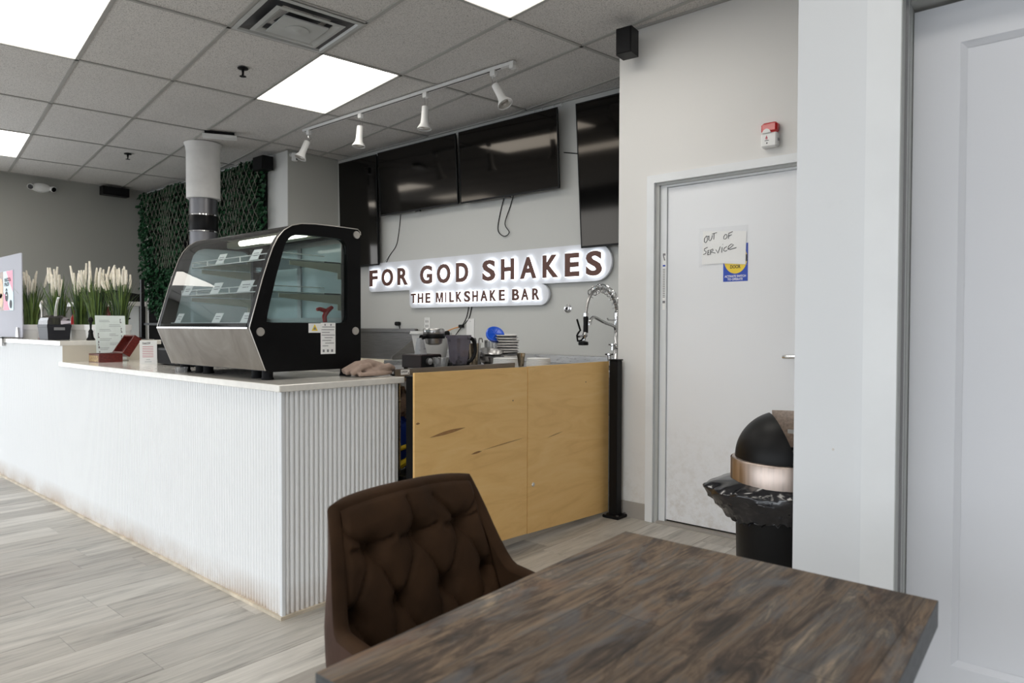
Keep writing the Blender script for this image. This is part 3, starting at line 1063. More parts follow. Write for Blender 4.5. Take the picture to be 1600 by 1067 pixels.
# ------------------------------------------------------------------ sign wall
def tv(lab, x0, x1, z0, z1, ytop, ybot):
    """flat screen tipped forward: front face at ytop (top) and ybot (bottom)"""
    t = thing('television', ((x0 + x1) / 2, ybot, z0), lab, 'television', 'black wall televisions')
    a = Vector((0, ytop - ybot, z1 - z0)).normalized()     # up along the screen
    nrm = Vector((0, -a.z, a.y))                            # out of the screen
    o = Vector((x0, ybot, z0))

    def P(u, v, d):
        return tuple(o + Vector((u, 0, 0)) + a * v + nrm * d)
    W_, H_ = x1 - x0, (Vector((0, ytop - ybot, z1 - z0))).length
    mb = MB()
    for (u0, u1, v0, v1) in ((0, W_, 0, 0.016), (0, W_, H_ - 0.008, H_), (0, 0.008, 0.016, H_ - 0.008), (W_ - 0.008, W_, 0.016, H_ - 0.008)):
        mb.prism([(u0, v0), (u1, v0), (u1, v1), (u0, v1)], P, -0.012, 0.0)
    obj('bezel', mb, 'black', t)
    mb = MB()
    mb.prism([(0.008, 0.016), (W_ - 0.008, 0.016), (W_ - 0.008, H_ - 0.008), (0.008, H_ - 0.008)], P, -0.012, -0.002)
    obj('screen', mb, 'screen', t)
    mb = MB()
    mb.prism([(0.01, 0.01), (W_ - 0.01, 0.01), (W_ - 0.01, H_ - 0.01), (0.01, H_ - 0.01)], P, -0.03, -0.0121)
    mb.prism([(W_ * 0.2, H_ * 0.15), (W_ * 0.8, H_ * 0.15), (W_ * 0.8, H_ * 0.7), (W_ * 0.2, H_ * 0.7)], P, -0.05, -0.03)
    obj('back_shell', mb, 'black_matte', t)
    mb = MB()
    for u in (0.35, 0.62):
        p = P(W_ * u, H_ * 0.5, -0.04)
        mb.box(p[0] - 0.02, p[0] + 0.02, min(p[1], YT - 0.03), YT, p[2] - 0.15, p[2] + 0.15)
    obj('wall_mount', mb, 'black_matte', t)
    if W_ > H_:
        mb = MB()
        mb.prism([(W_ * 0.5 - 0.04, -0.012), (W_ * 0.5 + 0.04, -0.012), (W_ * 0.5 + 0.03, 0.0), (W_ * 0.5 - 0.03, 0.0)], P, -0.02, -0.002)
        obj('sensor_lip', mb, 'black_gloss', t)
    return t


tv('upright black screen in the dark corner, left of the wide screens', -6.335, -5.692, 1.825, 2.955, 4.48, 4.505)
tv('left one of the two wide black screens above the sign', -5.648, -4.528, 2.32, 2.955, 4.462, 4.50)
tv('right one of the two wide black screens above the sign', -4.494, -3.375, 2.315, 2.958, 4.468, 4.50)
tv('upright black screen over the right end of the sign, mirroring the windows', -3.156, -2.512, 1.815, 2.925, 4.415, 4.50)

# the halo-lit sign
SY = 4.55
t = thing('shop_sign', (-4.4, SY, 1.378), 'white shop sign with halo lit brown letters reading FOR GOD SHAKES', 'sign')


def arc(cx, cz, r, a0, a1, n=12):
    return [(cx + r * math.cos(math.radians(a0 + (a1 - a0) * k / n)), cz + r * math.sin(math.radians(a0 + (a1 - a0) * k / n))) for k in range(n + 1)]


zt, zm, zb = 1.852, 1.556, 1.378
r1 = (zt - zm) / 2
r2 = (zm - zb) / 2
poly = [(-5.90, zt)] + [(-5.90, zm + 0.07)] + arc(-5.85, zm + 0.05, 0.05, 180, 270, 5) + [(-5.258, zm)] + arc(-5.200, zb + 0.055, 0.055, 180, 270, 5) + arc(-3.512 - r2, zb + r2, r2, -90, 82, 12) + arc(-2.902 - r1, zm + r1, r1, -90, 90, 16)
mb = MB()
mb.prism(poly, lambda a, b, d: (a, d, b), SY, SY + 0.022)
obj('backboard', mb, 'board', t)
mb = MB()
for x in (-5.7, -4.4, -3.2):
    mb.cyl((x, SY + 0.02, 1.72), (x, YT, 1.72), 0.012, seg=10)
obj('standoff', mb, 'steel', t)


def PX(x, y=0):
    """letter edge: image column -> X on the sign plane (measured once, from the photograph)"""
    cx = (x - 800) / 1081.74
    dx = r0 * cx + fwd - u0 * ((y - 533.5) / 1081.74)
    return dx.x * (SY - 0.03) / dx.y


FT, FB = (1.780, 1.789), (1.610, 1.597)      # letter tops / feet, left to right


def letters(word_edges, zt0, zb0, bold, over):
    for ch, a, b in word_edges:
        xa, xb = PX(a, 440), PX(b, 440)
        f = (xa + 5.9) / 3.0
        k = over if ch in 'OGSQC' else 0.0
        z1 = zt0[0] + (zt0[1] - zt0[0]) * f + k
        z0 = zb0[0] + (zb0[1] - zb0[0]) * f - k
        mb = MB()
        bd = bold
        text_fit(mb, ch, xa, xb, z0, z1, SY - 0.030, SY - 0.024, bd)
        l = obj('letter', mb, 'brown_letter', t)
        mb = MB()
        text_fit(mb, ch, xa - 0.003, xb + 0.003, z0 - 0.003, z1 + 0.003, SY - 0.0235, SY - 0.010, bd + 0.004)
        obj('led_glow', mb, 'halo', l)


e = lambda x: 560 + x / 7.27
g = lambda x: 760 + x / 7.27
letters([('F', e(125), e(216)), ('O', e(262), e(392)), ('R', e(443), e(562)), ('G', e(699), e(836)), ('O', e(891), e(1043)), ('D', e(1107), e(1246)),
         ('S', e(1407), e(1553)), ('H', g(165), g(313)), ('A', g(380), g(566)), ('K', g(637), g(816)), ('E', g(889), g(1052)), ('S', g(1128), g(1311))], FT, FB, 0.036, 0.003)
letters([('T', e(596), e(651)), ('H', e(673), e(735)), ('E', e(760), e(816)), ('M', e(880), e(958)), ('I', e(984), e(996)), ('L', e(1032), e(1083)), ('K', e(1108), e(1175)),
         ('S', e(1200), e(1269)), ('H', e(1294), e(1356)), ('A', e(1383), e(1466)), ('K', g(38), g(110)), ('E', g(142), g(208)), ('B', g(292), g(371)), ('A', g(393), g(478)), ('R', g(520), g(603))],
        (1.520, 1.520), (1.424, 1.420), 0.034, 0.002)


def cable(lab, path, r=0.004, m='black', name='cable'):
    mb = MB()
    P = [Vector(p) for p in path]
    out = []
    for i in range(len(P) - 1):
        a, b, c_, d_ = P[max(i - 1, 0)], P[i], P[i + 1], P[min(i + 2, len(P) - 1)]
        for k in range(6):
            s = k / 6
            out.append(0.5 * ((2 * b) + (c_ - a) * s + (2 * a - 5 * b + 4 * c_ - d_) * s * s + (3 * b - a - 3 * c_ + d_) * s ** 3))
    out.append(P[-1])
    mb.tube(out, r, 6)
    return obj(name, mb, m, label=lab, cat='cable')


yc = YT - 0.006
cable('thin cable dropping from the left wide screen to the sign', [(-5.43, yc, 2.33), (-5.46, yc, 2.15), (-5.50, yc, 2.02), (-5.60, yc, 1.93), (-5.66, yc, 1.85)], 0.0035)
cable('pale cable running beside the thin black one to the sign', [(-5.49, yc, 2.05), (-5.56, yc, 1.97), (-5.70, yc, 1.86)], 0.0035, 'white')
cable('black looped cable hanging under the right wide screen', [(-4.04, yc, 2.33), (-4.09, yc, 2.18), (-4.11, yc, 2.05), (-4.03, yc - 0.01, 1.99), (-3.97, yc - 0.01, 2.02), (-4.02, yc - 0.01, 2.10), (-3.97, yc, 2.24), (-3.93, yc, 2.34)], 0.004)
cable('short black cable between the right wide screen and the upright one', [(-3.39, yc, 2.62), (-3.30, yc, 2.60), (-3.24, yc, 2.585)], 0.004)
cable('left black wire hanging from the bottom of the sign', [(-4.47, yc, 1.38), (-4.50, yc, 1.28), (-4.56, yc, 1.20), (-4.66, yc - 0.01, 1.08), (-4.67, yc, 1.0)], 0.004)
cable('right black wire hanging from the bottom of the sign', [(-4.43, yc, 1.38), (-4.47, yc, 1.27), (-4.545, yc - 0.01, 1.20)], 0.004)
cable('orange wire running from the black connector behind the juicer', [(-4.55, yc - 0.012, 1.20), (-4.68, yc - 0.02, 1.17), (-4.84, yc - 0.02, 1.11), (-4.9, yc, 1.05)], 0.005, 'orange_wire')
mb = MB()
mb.box(-4.585, -4.525, YT - 0.03, YT - 0.008, 1.185, 1.215, 0.004)
obj('wire_connector', mb, 'black', label='small black wire connector below the sign', cat='connector')
t = thing('wall_outlet', (-5.03, YT, 1.17), 'white wall outlet above the steel backsplash', 'outlet')
mb = MB()
mb.box(-5.075, -4.995, YT - 0.008, YT, 1.165, 1.285, 0.003)
obj('cover_plate', mb, 'white', t)
mb = MB()
for z in (1.19, 1.235):
    for x in (-5.052, -5.026):
        mb.box(x, x + 0.006, YT - 0.0095, YT - 0.008, z, z + 0.022)
obj('slot', mb, 'ink', t)
t = thing('wall_plate', (-4.45, YT, 1.08), 'blank white wall plate behind the hanging sign wires', 'wall plate')
mb = MB()
mb.box(-4.50, -4.40, YT - 0.008, YT, 1.09, 1.27, 0.003)
obj('cover_plate', mb, 'white', t)
mb = MB()
for z in (1.115, 1.245):
    mb.lathe([(0.005, 0), (0.004, 0.002)], (-4.45, YT - 0.008, z), 10, (0, -1, 0))
obj('screw', mb, 'steel', t)
t = thing('plug', (-5.47, YT - 0.03, 1.2), 'black plug in the wall over the steel sink splash', 'plug')
mb = MB()
mb.box(-5.50, -5.43, YT - 0.035, YT - 0.004, 1.205, 1.245, 0.008)
obj('body', mb, 'black', t)
mb = MB()
mb.tube([(-5.44, YT - 0.02, 1.205), (-5.43, YT - 0.02, 1.18), (-5.435, YT - 0.02, 1.10)], 0.005, 6)
obj('cord', mb, 'black', t)
t = thing('pipe_stub', (-3.345, YT - 0.02, 1.32), 'small capped pipe stub on the wall left of the spring tap', 'pipe')
mb = MB()
mb.lathe([(0.034, 0), (0.036, 0.003), (0.022, 0.006), (0.020, 0.016), (0.012, 0.017), (0.012, 0.006)], (-3.345, YT, 1.346), 20, (0, -1, 0))
obj('flange', mb, 'chrome', t)
mb = MB()
mb.lathe([(0.011, 0), (0.011, 0.012), (0, 0.013)], (-3.345, YT - 0.004, 1.346), 14, (0, -1, 0))
obj('plug', mb, 'black', t)
mb = MB()
for x in (-3.70, -3.62, -3.50, -3.42):
    mb.tube([(x, YT - 0.004, ZC), (x, YT - 0.010, ZC - 0.03), (x + 0.02, YT - 0.012, ZC - 0.03)], 0.004, 6)
mb.tube([(-3.98, YT - 0.01, ZC - 0.028), (-3.7, YT - 0.012, ZC - 0.03), (-3.4, YT - 0.012, ZC - 0.022)], 0.003, 6)
obj('cable_hooks', mb, 'white', label='row of little white wire hooks above the right wide screen', cat='hook')

# ------------------------------------------------------------------ things on the ceiling
TY = 3.66
t = thing('track_light', (-4.4, TY, ZC), 'white ceiling track with four white spot heads', 'track light')
mb = MB()
mb.box(-5.72, -3.24, TY - 0.017, TY + 0.017, ZC - 0.022, ZC)
obj('rail', mb, 'white', t)
mb = MB()
mb.box(-5.70, -3.26, TY - 0.006, TY + 0.006, ZC - 0.0228, ZC - 0.0222)
obj('rail_slot', mb, 'black', t)
mb = MB()
mb.box(-3.24, -3.13, TY - 0.018, TY + 0.018, ZC - 0.024, ZC, 0.003)
mb.box(-3.17, -3.13, TY - 0.02, TY + 0.02, ZC - 0.05, ZC - 0.024, 0.004)
obj('power_feed', mb, 'white', t)
for hx, d in ((-5.64, (-0.10, -0.42, -1)), (-4.86, (0.0, -0.10, -1)), (-4.04, (0.0, -0.06, -1)), (-3.33, (0.50, 0.05, -0.85))):
    d = Vector(d).normalized()
    top = Vector((hx, TY, ZC - 0.022))
    h = obj_head = None
    mb = MB()
    mb.box(hx - 0.022, hx + 0.022, TY - 0.016, TY + 0.016, ZC - 0.060, ZC - 0.022, 0.003)
    h = obj('spot_head', mb, 'white', t)
    mb = MB()
    piv = top + Vector((0, 0, -0.075))
    s0 = piv + d * 0.030
    for sx in (-0.014, 0.014):
        mb.tube([top + Vector((sx, 0, -0.03)), piv + Vector((sx * 1.3, 0.01, 0)), s0 + Vector((sx, 0, 0)) + d * 0.03], 0.0025, 5)
    obj('yoke', mb, 'chrome', h)
    mb = MB()
    mb.lathe([(0.020, 0), (0.027, 0.004), (0.029, 0.10), (0.033, 0.135), (0.055, 0.172), (0.057, 0.178), (0.052, 0.178)], s0, 22, d, cap=False)
    mb.lathe([(0.0, 0), (0.020, 0)], s0, 22, d, cap=False)
    obj('shade', mb, 'white', h)
    mb = MB()
    mb.lathe([(0.052, 0.172), (0.030, 0.165), (0.024, 0.150), (0, 0.150)], s0, 22, d, cap=False)
    obj('bulb', mb, 'knob', h)

for (x, y), lab in (((-4.70, 2.515), 'near ceiling sprinkler, left of the bright square panel'), ((-7.96, 2.955), 'far ceiling sprinkler, close to the vine screen')):
    t = thing('sprinkler', (x, y, ZC), lab, 'sprinkler')
    mb = MB()
    mb.lathe([(0.038, 0), (0.036, 0.006), (0.012, 0.010), (0.012, 0.0)], (x, y, ZC), 20, (0, 0, -1))
    obj('escutcheon', mb, 'black', t)
    mb = MB()
    mb.lathe([(0.009, 0.005), (0.009, 0.03), (0.004, 0.034), (0.004, 0.055)], (x, y, ZC), 12, (0, 0, -1))
    for sx in (-1, 1):
        mb.tube([(x + sx * 0.008, y, ZC - 0.028), (x + sx * 0.013, y, ZC - 0.042), (x, y, ZC - 0.056)], 0.0025, 5)
    obj('frame', mb, 'black', t)
    mb = MB()
    mb.lathe([(0.0, 0.056), (0.022, 0.056), (0.024, 0.059), (0.0, 0.060)], (x, y, ZC), 16, (0, 0, -1), cap=False)
    obj('deflector', mb, 'black', t)

# slim white fitting by the column
t = thing('slim_fixture', (-6.42, 3.2, ZC - 0.06), 'slim white fitting on the ceiling beside the round column', 'ceiling fixture')
ux, uy = Vector((0.50, 0.866, 0)).normalized(), Vector((-0.866, 0.5, 0)).normalized()
mb = MB()
mb.obox((-6.42, 3.20, ZC - 0.04), ux, uy, Vector((0, 0, 1)), 0.15, 0.05, 0.012)
obj('cover', mb, 'white', t)
mb = MB()
mb.obox((-6.42, 3.20, ZC - 0.014), ux, uy, Vector((0, 0, 1)), 0.13, 0.04, 0.014)
obj('base', mb, 'black', t)


def speaker(lab, c, hx, hy, hz, rz):
    t = thing('wall_speaker', (c[0], c[1], c[2] - hz), lab, 'speaker')
    ax, ay = Vector((math.cos(rz), math.sin(rz), 0)), Vector((-math.sin(rz), math.cos(rz), 0))
    az = Vector((0, 0, 1))
    mb = MB()
    mb.obox(c, ax, ay, az, hx, hy, hz)
    obj('cabinet', mb, 'black', t)
    mb = MB()
    mb.obox(Vector(c) - ay * (hy + 0.003), ax, ay, az, hx * 0.9, 0.004, hz * 0.92)
    obj('grille', mb, 'black_matte', t)
    mb = MB()
    mb.obox(Vector(c) + ay * (hy + 0.015), ax, ay, az, 0.015, 0.02, 0.02)
    obj('bracket', mb, 'black', t)


speaker('black box speaker high on the wall above the staff door', (-2.215, 3.63, 2.90), 0.05, 0.05, 0.078, 0.10)
speaker('black speaker under the ceiling beside the pale pier', (-6.80, 3.86, 2.91), 0.10, 0.06, 0.07, 0.0)
speaker('black speaker at the top of the grey wall, left of the vines', (-9.93, 3.52, 2.955), 0.16, 0.06, 0.055, PI / 2)

t = thing('emergency_light', (-9.99, 2.72, 2.87), 'white twin head emergency light on the grey wall', 'emergency light')
mb = MB()
mb.lathe([(0.0, 0.07), (0.03, 0.068), (0.05, 0.05), (0.058, 0.0)], (XL, 2.72, 2.90), 24, (1, 0, 0), cap=False)
for v in range(len(mb.v)):
    q = mb.v[v]
    mb.v[v] = (q[0], 2.72 + (q[1] - 2.72) * 1.9, q[2])
obj('housing', mb, 'white', t)
for dy in (-0.115, 0.115):
    mb = MB()
    mb.lathe([(0.024, -0.03), (0.036, 0.0), (0.036, 0.02), (0.033, 0.022)], (XL + 0.05, 2.72 + dy, 2.895), 18, (0.8, -0.5 if dy < 0 else 0.3, -0.3))
    h = obj('lamp_head', mb, 'white', t)
    mb = MB()
    mb.lathe([(0.030, 0.0225), (0, 0.024)], (XL + 0.05, 2.72 + dy, 2.895), 18, (0.8, -0.5 if dy < 0 else 0.3, -0.3), cap=False)
    obj('lens', mb, 'black_gloss', h)

t = thing('security_camera', (XB + 0.03, 4.0, 2.90), 'small white security camera on the pier beside the track light', 'camera')
mb = MB()
mb.cyl((XB, 4.005, 2.985), (XB + 0.05, 4.005, 2.975), 0.010, seg=10)
mb.lathe([(0.022, 0), (0.02, 0.008)], (XB, 4.005, 2.985), 14, (1, 0, 0))
obj('bracket', mb, 'white', t)
mb = MB()
mb.obox((XB + 0.075, 4.0, 2.95), Vector((0.6, -0.8, 0)), Vector((0.8, 0.6, 0)), Vector((0, 0, 1)), 0.024, 0.022, 0.04)
obj('body', mb, 'white', t)
mb = MB()
mb.obox((XB + 0.0935, 4.0145, 2.953), Vector((0.6, -0.8, 0)), Vector((0.8, 0.6, 0)), Vector((0, 0, 1)), 0.016, 0.003, 0.032)
obj('lens_face', mb, 'black_gloss', t)

# ------------------------------------------------------------------ round column in its wrap
t = thing('column', (-6.97, 3.30, 0), 'round column, white sleeve over grey metal with a black band', 'column')
cc = (-6.97, 3.30, 0)
mb = MB()
mb.lathe([(0.152, 2.475), (0.160, 2.48), (0.160, 2.94), (0.166, 2.99), (0.180, ZC)], cc, 40)
obj('sleeve', mb, 'pvc', t)
mb = MB()
mb.lathe([(0.133, 0), (0.133, 2.48)], cc, 40)
obj('shaft', mb, 'galv', t)
mb = MB()
mb.lathe([(0.136, 2.155), (0.138, 2.16), (0.138, 2.30), (0.136, 2.305)], cc, 40)
obj('band', mb, 'black', t)
for z in (2.145, 2.31):
    mb = MB()
    mb.lathe([(0.134, z - 0.009), (0.142, z - 0.006), (0.142, z + 0.006), (0.134, z + 0.009)], cc, 40)
    obj('ring', mb, 'chrome', t)

# ------------------------------------------------------------------ artificial vine screen along the rear left wall
t = thing('vine_screen', (-8.4, YL - 0.05, 0), 'tall green artificial vine screen on expanding twig lattice', 'vine screen')
mb = MB()
mb.box(-9.95, -6.90, YL - 0.025, YL - 0.002, 0.6, ZC - 0.03)
obj('backing', mb, 'black_matte', t)
VX0, VX1 = -9.98, -6.82
rl = random.Random(3)


def vine_y(x, z):
    f = (x - VX0) / (VX1 - VX0)
    return YL - 0.075 - 0.05 * (0.5 + 0.5 * math.sin(f * 23)) - 0.10 * max(0, 0.25 - f) * max(0.0, (3.03 - z))


def hem(x):
    f = (x - VX0) / (VX1 - VX0)
    return 1.50 + 0.10 * math.sin(f * 31) + (0.25 if f > 0.28 else 0) - 0.1 * math.sin(f * 7)


NS = 84
for k in range(NS):
    f = (k + 0.5) / NS
    bx = VX0 + f * (VX1 - VX0)
    mb = MB()
    z = ZC - 0.06 - (0.04 if f < 0.2 else 0.0) * rl.random()
    gap = 0.415 < f < 0.48
    zend = hem(bx) if not gap else 2.35
    while z > zend:
        pull = 0.42 * max(0.0, 0.35 - f) * (ZC - z) * 0.5
        x = bx + pull + rl.uniform(-0.03, 0.03)
        y = vine_y(bx, z) + rl.uniform(-0.03, 0.03)
        for q in range(3):
            a = rl.uniform(0, 2 * PI)
            tl = rl.uniform(0.35, 1.25)
            d = Vector((math.cos(a) * math.sin(tl), -abs(math.sin(a)) * math.sin(tl) * 0.8, -math.cos(tl)))
            sd = d.cross(Vector((rl.uniform(-1, 1), -1, rl.uniform(-0.5, 0.5)))).normalized()
            L = rl.uniform(0.045, 0.075)
            wv = L * 0.36
            p = Vector((x + rl.uniform(-0.02, 0.02), y, z))
            nn = d.cross(sd) * 0.010
            mb.add([p, p + d * L * 0.45 + sd * wv, p + d * L * 0.5 + nn, p + d * L * 0.45 - sd * wv, p + d * L], [(0, 1, 2), (0, 2, 3), (1, 4, 2), (2, 4, 3)])
        z -= rl.uniform(0.038, 0.058)
    obj('vine_strand', mb, 'leaf', t, kind='stuff', fix=False)
mb = MB()
u = VX0 + 0.25
sp = 0.088
while u < VX1 + 1.2:
    for sgn in (1, -1):
        pts = []
        for s in range(13):
            z = ZC - 0.08 - s * 0.085
            x = u + sgn * 0.55 * (ZC - 0.08 - z) - (0.65 if sgn > 0 else -0.1)
            z2 = z - 0.012 * math.sin(x * 9)
            if VX0 + 0.15 + 0.35 * (ZC - z) < x < VX1 - 0.03:
                pts.append((x + 0.012 * math.sin(z * 30), vine_y(x, z2) - 0.045, z2))
        if len(pts) > 1:
            mb.tube(pts, 0.0024, 4, False)
    u += sp
obj('twig_lattice', mb, 'lattice', t, kind='stuff')

# ------------------------------------------------------------------ glass display case
X0c, X1c = -3.672, -2.752
CT = 0.9565
t = thing('display_case', ((X0c + X1c) / 2, 1.8, CT), 'countertop glass display case with black curved ends and a steel front', 'display case')
prof = [(1.495, 1.184)] + [(1.526, 1.290), (1.556, 1.395), (1.585, 1.480), (1.606, 1.535), (1.630, 1.580), (1.660, 1.615), (1.700, 1.640), (1.746, 1.653), (1.82, 1.659), (1.945, 1.661), (2.055, 1.661), (2.070, 1.650), (2.072, 1.635), (2.072, 1.005), (2.05, 0.992), (1.575, 0.992), (1.568, 1.000)]
win = [(1.573, 1.212), (1.590, 1.288), (1.623, 1.414), (1.650, 1.505), (1.668, 1.560), (1.690, 1.588), (1.727, 1.603), (1.80, 1.606), (1.945, 1.606), (1.972, 1.600), (1.990, 1.580), (1.996, 1.555), (1.996, 1.228), (1.985, 1.212), (1.96, 1.208), (1.585, 1.208)]


def resample(poly, cnt, cen):
    """points of a closed outline at equal angles round a centre"""
    out = []
    for k in range(cnt):
        a = 2 * PI * k / cnt
        d = (math.cos(a), math.sin(a))
        best = None
        for i in range(len(poly)):
            p, q = poly[i], poly[(i + 1) % len(poly)]
            ex, ey = q[0] - p[0], q[1] - p[1]
            det = d[0] * (-ey) + ex * d[1]
            if abs(det) < 1e-12:
                continue
            bx, by = p[0] - cen[0], p[1] - cen[1]
            s = (bx * (-ey) + ex * by) / det
            v = (d[0] * by - d[1] * bx) / det
            if s > 0 and -1e-6 <= v <= 1 + 1e-6 and (best is None or s > best):
                best = s
        out.append((cen[0] + d[0] * best, cen[1] + d[1] * best))
    return out


cen = (1.79, 1.40)
NO = 96
po, pi_ = resample(prof, NO, cen), resample(win, NO, cen)
for nm, xa, xb in (('side_panel', X1c - 0.030, X1c), ('side_panel', X0c, X0c + 0.030)):
    mb = MB()
    v = [(x, p[0], p[1]) for x in (xa, xb) for p in po] + [(x, p[0], p[1]) for x in (xa, xb) for p in pi_]
    f = []
    for k in range(NO):
        l = (k + 1) % NO
        f += [(k, l, 2 * NO + l, 2 * NO + k), (NO + k, 3 * NO + k, 3 * NO + l, NO + l), (k, NO + k, NO + l, l), (2 * NO + k, 2 * NO + l, 3 * NO + l, 3 * NO + k)]
    mb.add(v, f)
    sp_ = obj(nm, mb, 'case_black', t)
    mb = MB()
    xm = (xa + xb) / 2
    mb.prism(pi_, lambda a, b, d: (d, a, b), xm - 0.002, xm + 0.002)
    obj('side_glass', mb, 'glass' if xb == X1c else 'door_glass', sp_)
    mb = MB()      # bright metal edging
    edge = prof[:14]
    xe = xb if xb == X1c else xa
    mb.tube([(xe, a, b) for a, b in [prof[-1]] + edge], 0.0022, 6)
    obj('edge_trim', mb, 'knob', sp_)
    for (a, b) in ((1.545, 1.168), (2.039, 1.171), (2.046, 1.637)):
        mb = MB()
        sg = 1 if xb == X1c else -1
        mb.lathe([(0.018, 0), (0.019, 0.003), (0.018, 0.006), (0.0, 0.0068)], (xb if sg > 0 else xa, a, b - (0.004 if b > 1.6 else 0)), 20, (sg, 0, 0))
        obj('bolt_cap', mb, 'knob', sp_)
# curved front glass
gl = [p for p in prof[:10]]
mb = MB()
inn = [(a + 0.006, b - 0.004) for a, b in gl]
v = [(x, a, b) for x in (X0c + 0.03, X1c - 0.03) for a, b in gl]
n_ = len(gl)
mb.add(v, [(k, k + 1, n_ + k + 1, n_ + k) for k in range(n_ - 1)], True)
obj('front_glass', mb, 'glass', t)
mb = MB()
mb.box(X0c + 0.03, X1c - 0.03, 1.82, 2.068, 1.647, 1.661)
obj('roof', mb, 'glass', t)
mb = MB()
mb.add([(X0c + 0.004, 1.493, 1.182), (X1c - 0.004, 1.493, 1.182), (X1c - 0.004, 1.566, 1.000), (X0c + 0.004, 1.566, 1.000),
        (X0c + 0.004, 1.505, 1.182), (X1c - 0.004, 1.505, 1.182), (X1c - 0.004, 1.580, 1.000), (X0c + 0.004, 1.580, 1.000)],
       [(0, 1, 2, 3), (4, 7, 6, 5), (0, 4, 5, 1), (3, 2, 6, 7), (0, 3, 7, 4), (1, 5, 6, 2)])
obj('front_panel', mb, 'front_steel', t)
mb = MB()
mb.box(X0c + 0.01, X1c - 0.01, 1.490, 1.500, 1.181, 1.1875)
obj('front_lip', mb, 'chrome', t)
mb = MB()
mb.box(X0c + 0.03, X1c - 0.03, 1.503, 1.525, 1.185, 1.205)
mb.box(X0c + 0.03, X1c - 0.03, 1.52, 2.06, 1.195, 1.205)
obj('deck', mb, 'black', t)
mb = MB()
mb.box(X0c + 0.03, X1c - 0.03, 1.585, 2.066, 0.996, 1.19)
obj('machine_housing', mb, 'case_black', t)
M['case_inner'] = mat('case_inner_white', (0.62, 0.66, 0.66), 0.4, var=0.04)
mb = MB()
mb.box(X0c + 0.035, X1c - 0.035, 1.55, 2.04, 1.205, 1.209)
obj('deck_tray', mb, 'case_inner', t)
# sliding rear doors
for xa, xb, yy in ((X0c + 0.04, (X0c + X1c) / 2 + 0.03, 2.050), ((X0c + X1c) / 2 - 0.03, X1c - 0.04, 2.036)):
    mb = MB()
    mb.box(xa + 0.035, xb - 0.035, yy, yy + 0.004, 1.235, 1.60)
    pane = obj('rear_door', mb, 'door_glass', t)
    mb = MB()
    for b in ((xa, xa + 0.035, 1.21, 1.625), (xb - 0.035, xb, 1.21, 1.625), (xa + 0.035, xb - 0.035, 1.21, 1.235), (xa + 0.035, xb - 0.035, 1.60, 1.625)):
        mb.box(b[0], b[1], yy - 0.004, yy + 0.008, b[2], b[3])
    obj('door_frame', mb, 'steel_dark', pane)
mb = MB()
mb.box(X0c + 0.03, X1c - 0.03, 2.00, 2.068, 1.625, 1.647)
obj('rear_rail', mb, 'case_black', t)
# lamp
mb = MB()
mb.box(X0c + 0.04, X1c - 0.04, 1.845, 1.905, 1.612, 1.645, 0.004)
lh = obj('lamp_housing', mb, 'bracket', t)
mb = MB()
mb.tube([(X0c + 0.28, 1.80, 1.617), (X1c - 0.05, 1.80, 1.617)], 0.014, 12)
obj('lamp_tube', mb, 'lamp_bar', lh)
# shelves
for yf, yb, z in ((1.660, 2.00, 1.492), (1.605, 2.00, 1.343)):
    mb = MB()
    mb.box(X0c + 0.034, X1c - 0.05, yf, yb, z, z + 0.006)
    sh = obj('shelf', mb, 'glass', t)
    mb = MB()
    for dz in (0.004, 0.030):
        mb.tube([(X0c + 0.036, yb - 0.1, z + dz), (X0c + 0.036, yf, z + dz), (X1c - 0.052, yf, z + dz), (X1c - 0.052, yb - 0.1, z + dz)], 0.0024, 6)
    for k in range(6):
        x = X0c + 0.04 + k * (X1c - X0c - 0.095) / 5
        mb.box(x - 0.003, x + 0.003, yf - 0.002, yf + 0.002, z + 0.004, z + 0.030)
    obj('guard_rail', mb, 'white', sh)
    for x in (X0c + 0.036, X1c - 0.040):
        mb = MB()
        mb.prism([(yf + 0.05, z - 0.004), (yf + 0.05, z - 0.022), (1.965, z - 0.045), (1.965, z - 0.075), (1.985, z - 0.075), (1.985, z - 0.002)], lambda a, b, d: (d, a, b), x, x + 0.005)
        obj('bracket', mb, 'bracket', sh)
for x in (X0c + 0.032, X1c - 0.036):
    mb = MB()
    mb.box(x, x + 0.006, 1.982, 2.0, 1.21, 1.62)
    obj('upright', mb, 'steel_dark', t)
for x in (X0c + 0.06, X0c + 0.19, -3.40, -2.93, X1c - 0.055):
    for y in ((1.61, 2.02) if x in (X0c + 0.06, X1c - 0.055) else (1.63,)):
        mb = MB()
        mb.lathe([(0.026, CT), (0.028, CT + 0.004), (0.024, CT + 0.012), (0.024, 0.997)], (x, y, 0), 14)
        obj('foot', mb, 'black_matte', t)
# notices on the end panel
xs_ = X1c + 0.0008
mb = MB()
mb.box(X1c, xs_, 1.782, 1.846, 1.163, 1.206)
mb.box(X1c, xs_, 1.846, 1.926, 1.064, 1.209)
lb = obj('rating_label', mb, 'paper', t)
mb = MB()
mb.prism([(1.798, 1.172), (1.830, 1.172), (1.814, 1.202)], lambda a, b, d: (d, a, b), X1c, xs_ + 0.0006)
obj('warning_triangle', mb, 'yellow', lb)
mb = MB()
mb.prism([(1.806, 1.177), (1.822, 1.177), (1.814, 1.192)], lambda a, b, d: (d, a, b), X1c, xs_ + 0.0010)
for k, (a, b) in enumerate(((0.10, 0.95), (0.05, 0.9), (0.08, 0.6), (0.06, 0.95), (0.25, 0.8), (0.1, 0.7), (0.3, 0.9), (0.12, 0.5))):
    z = 1.188 - k * 0.0125
    mb.box(X1c, xs_ + 0.0008, 1.846 + 0.08 * a, 1.846 + 0.08 * b, z, z + 0.003)
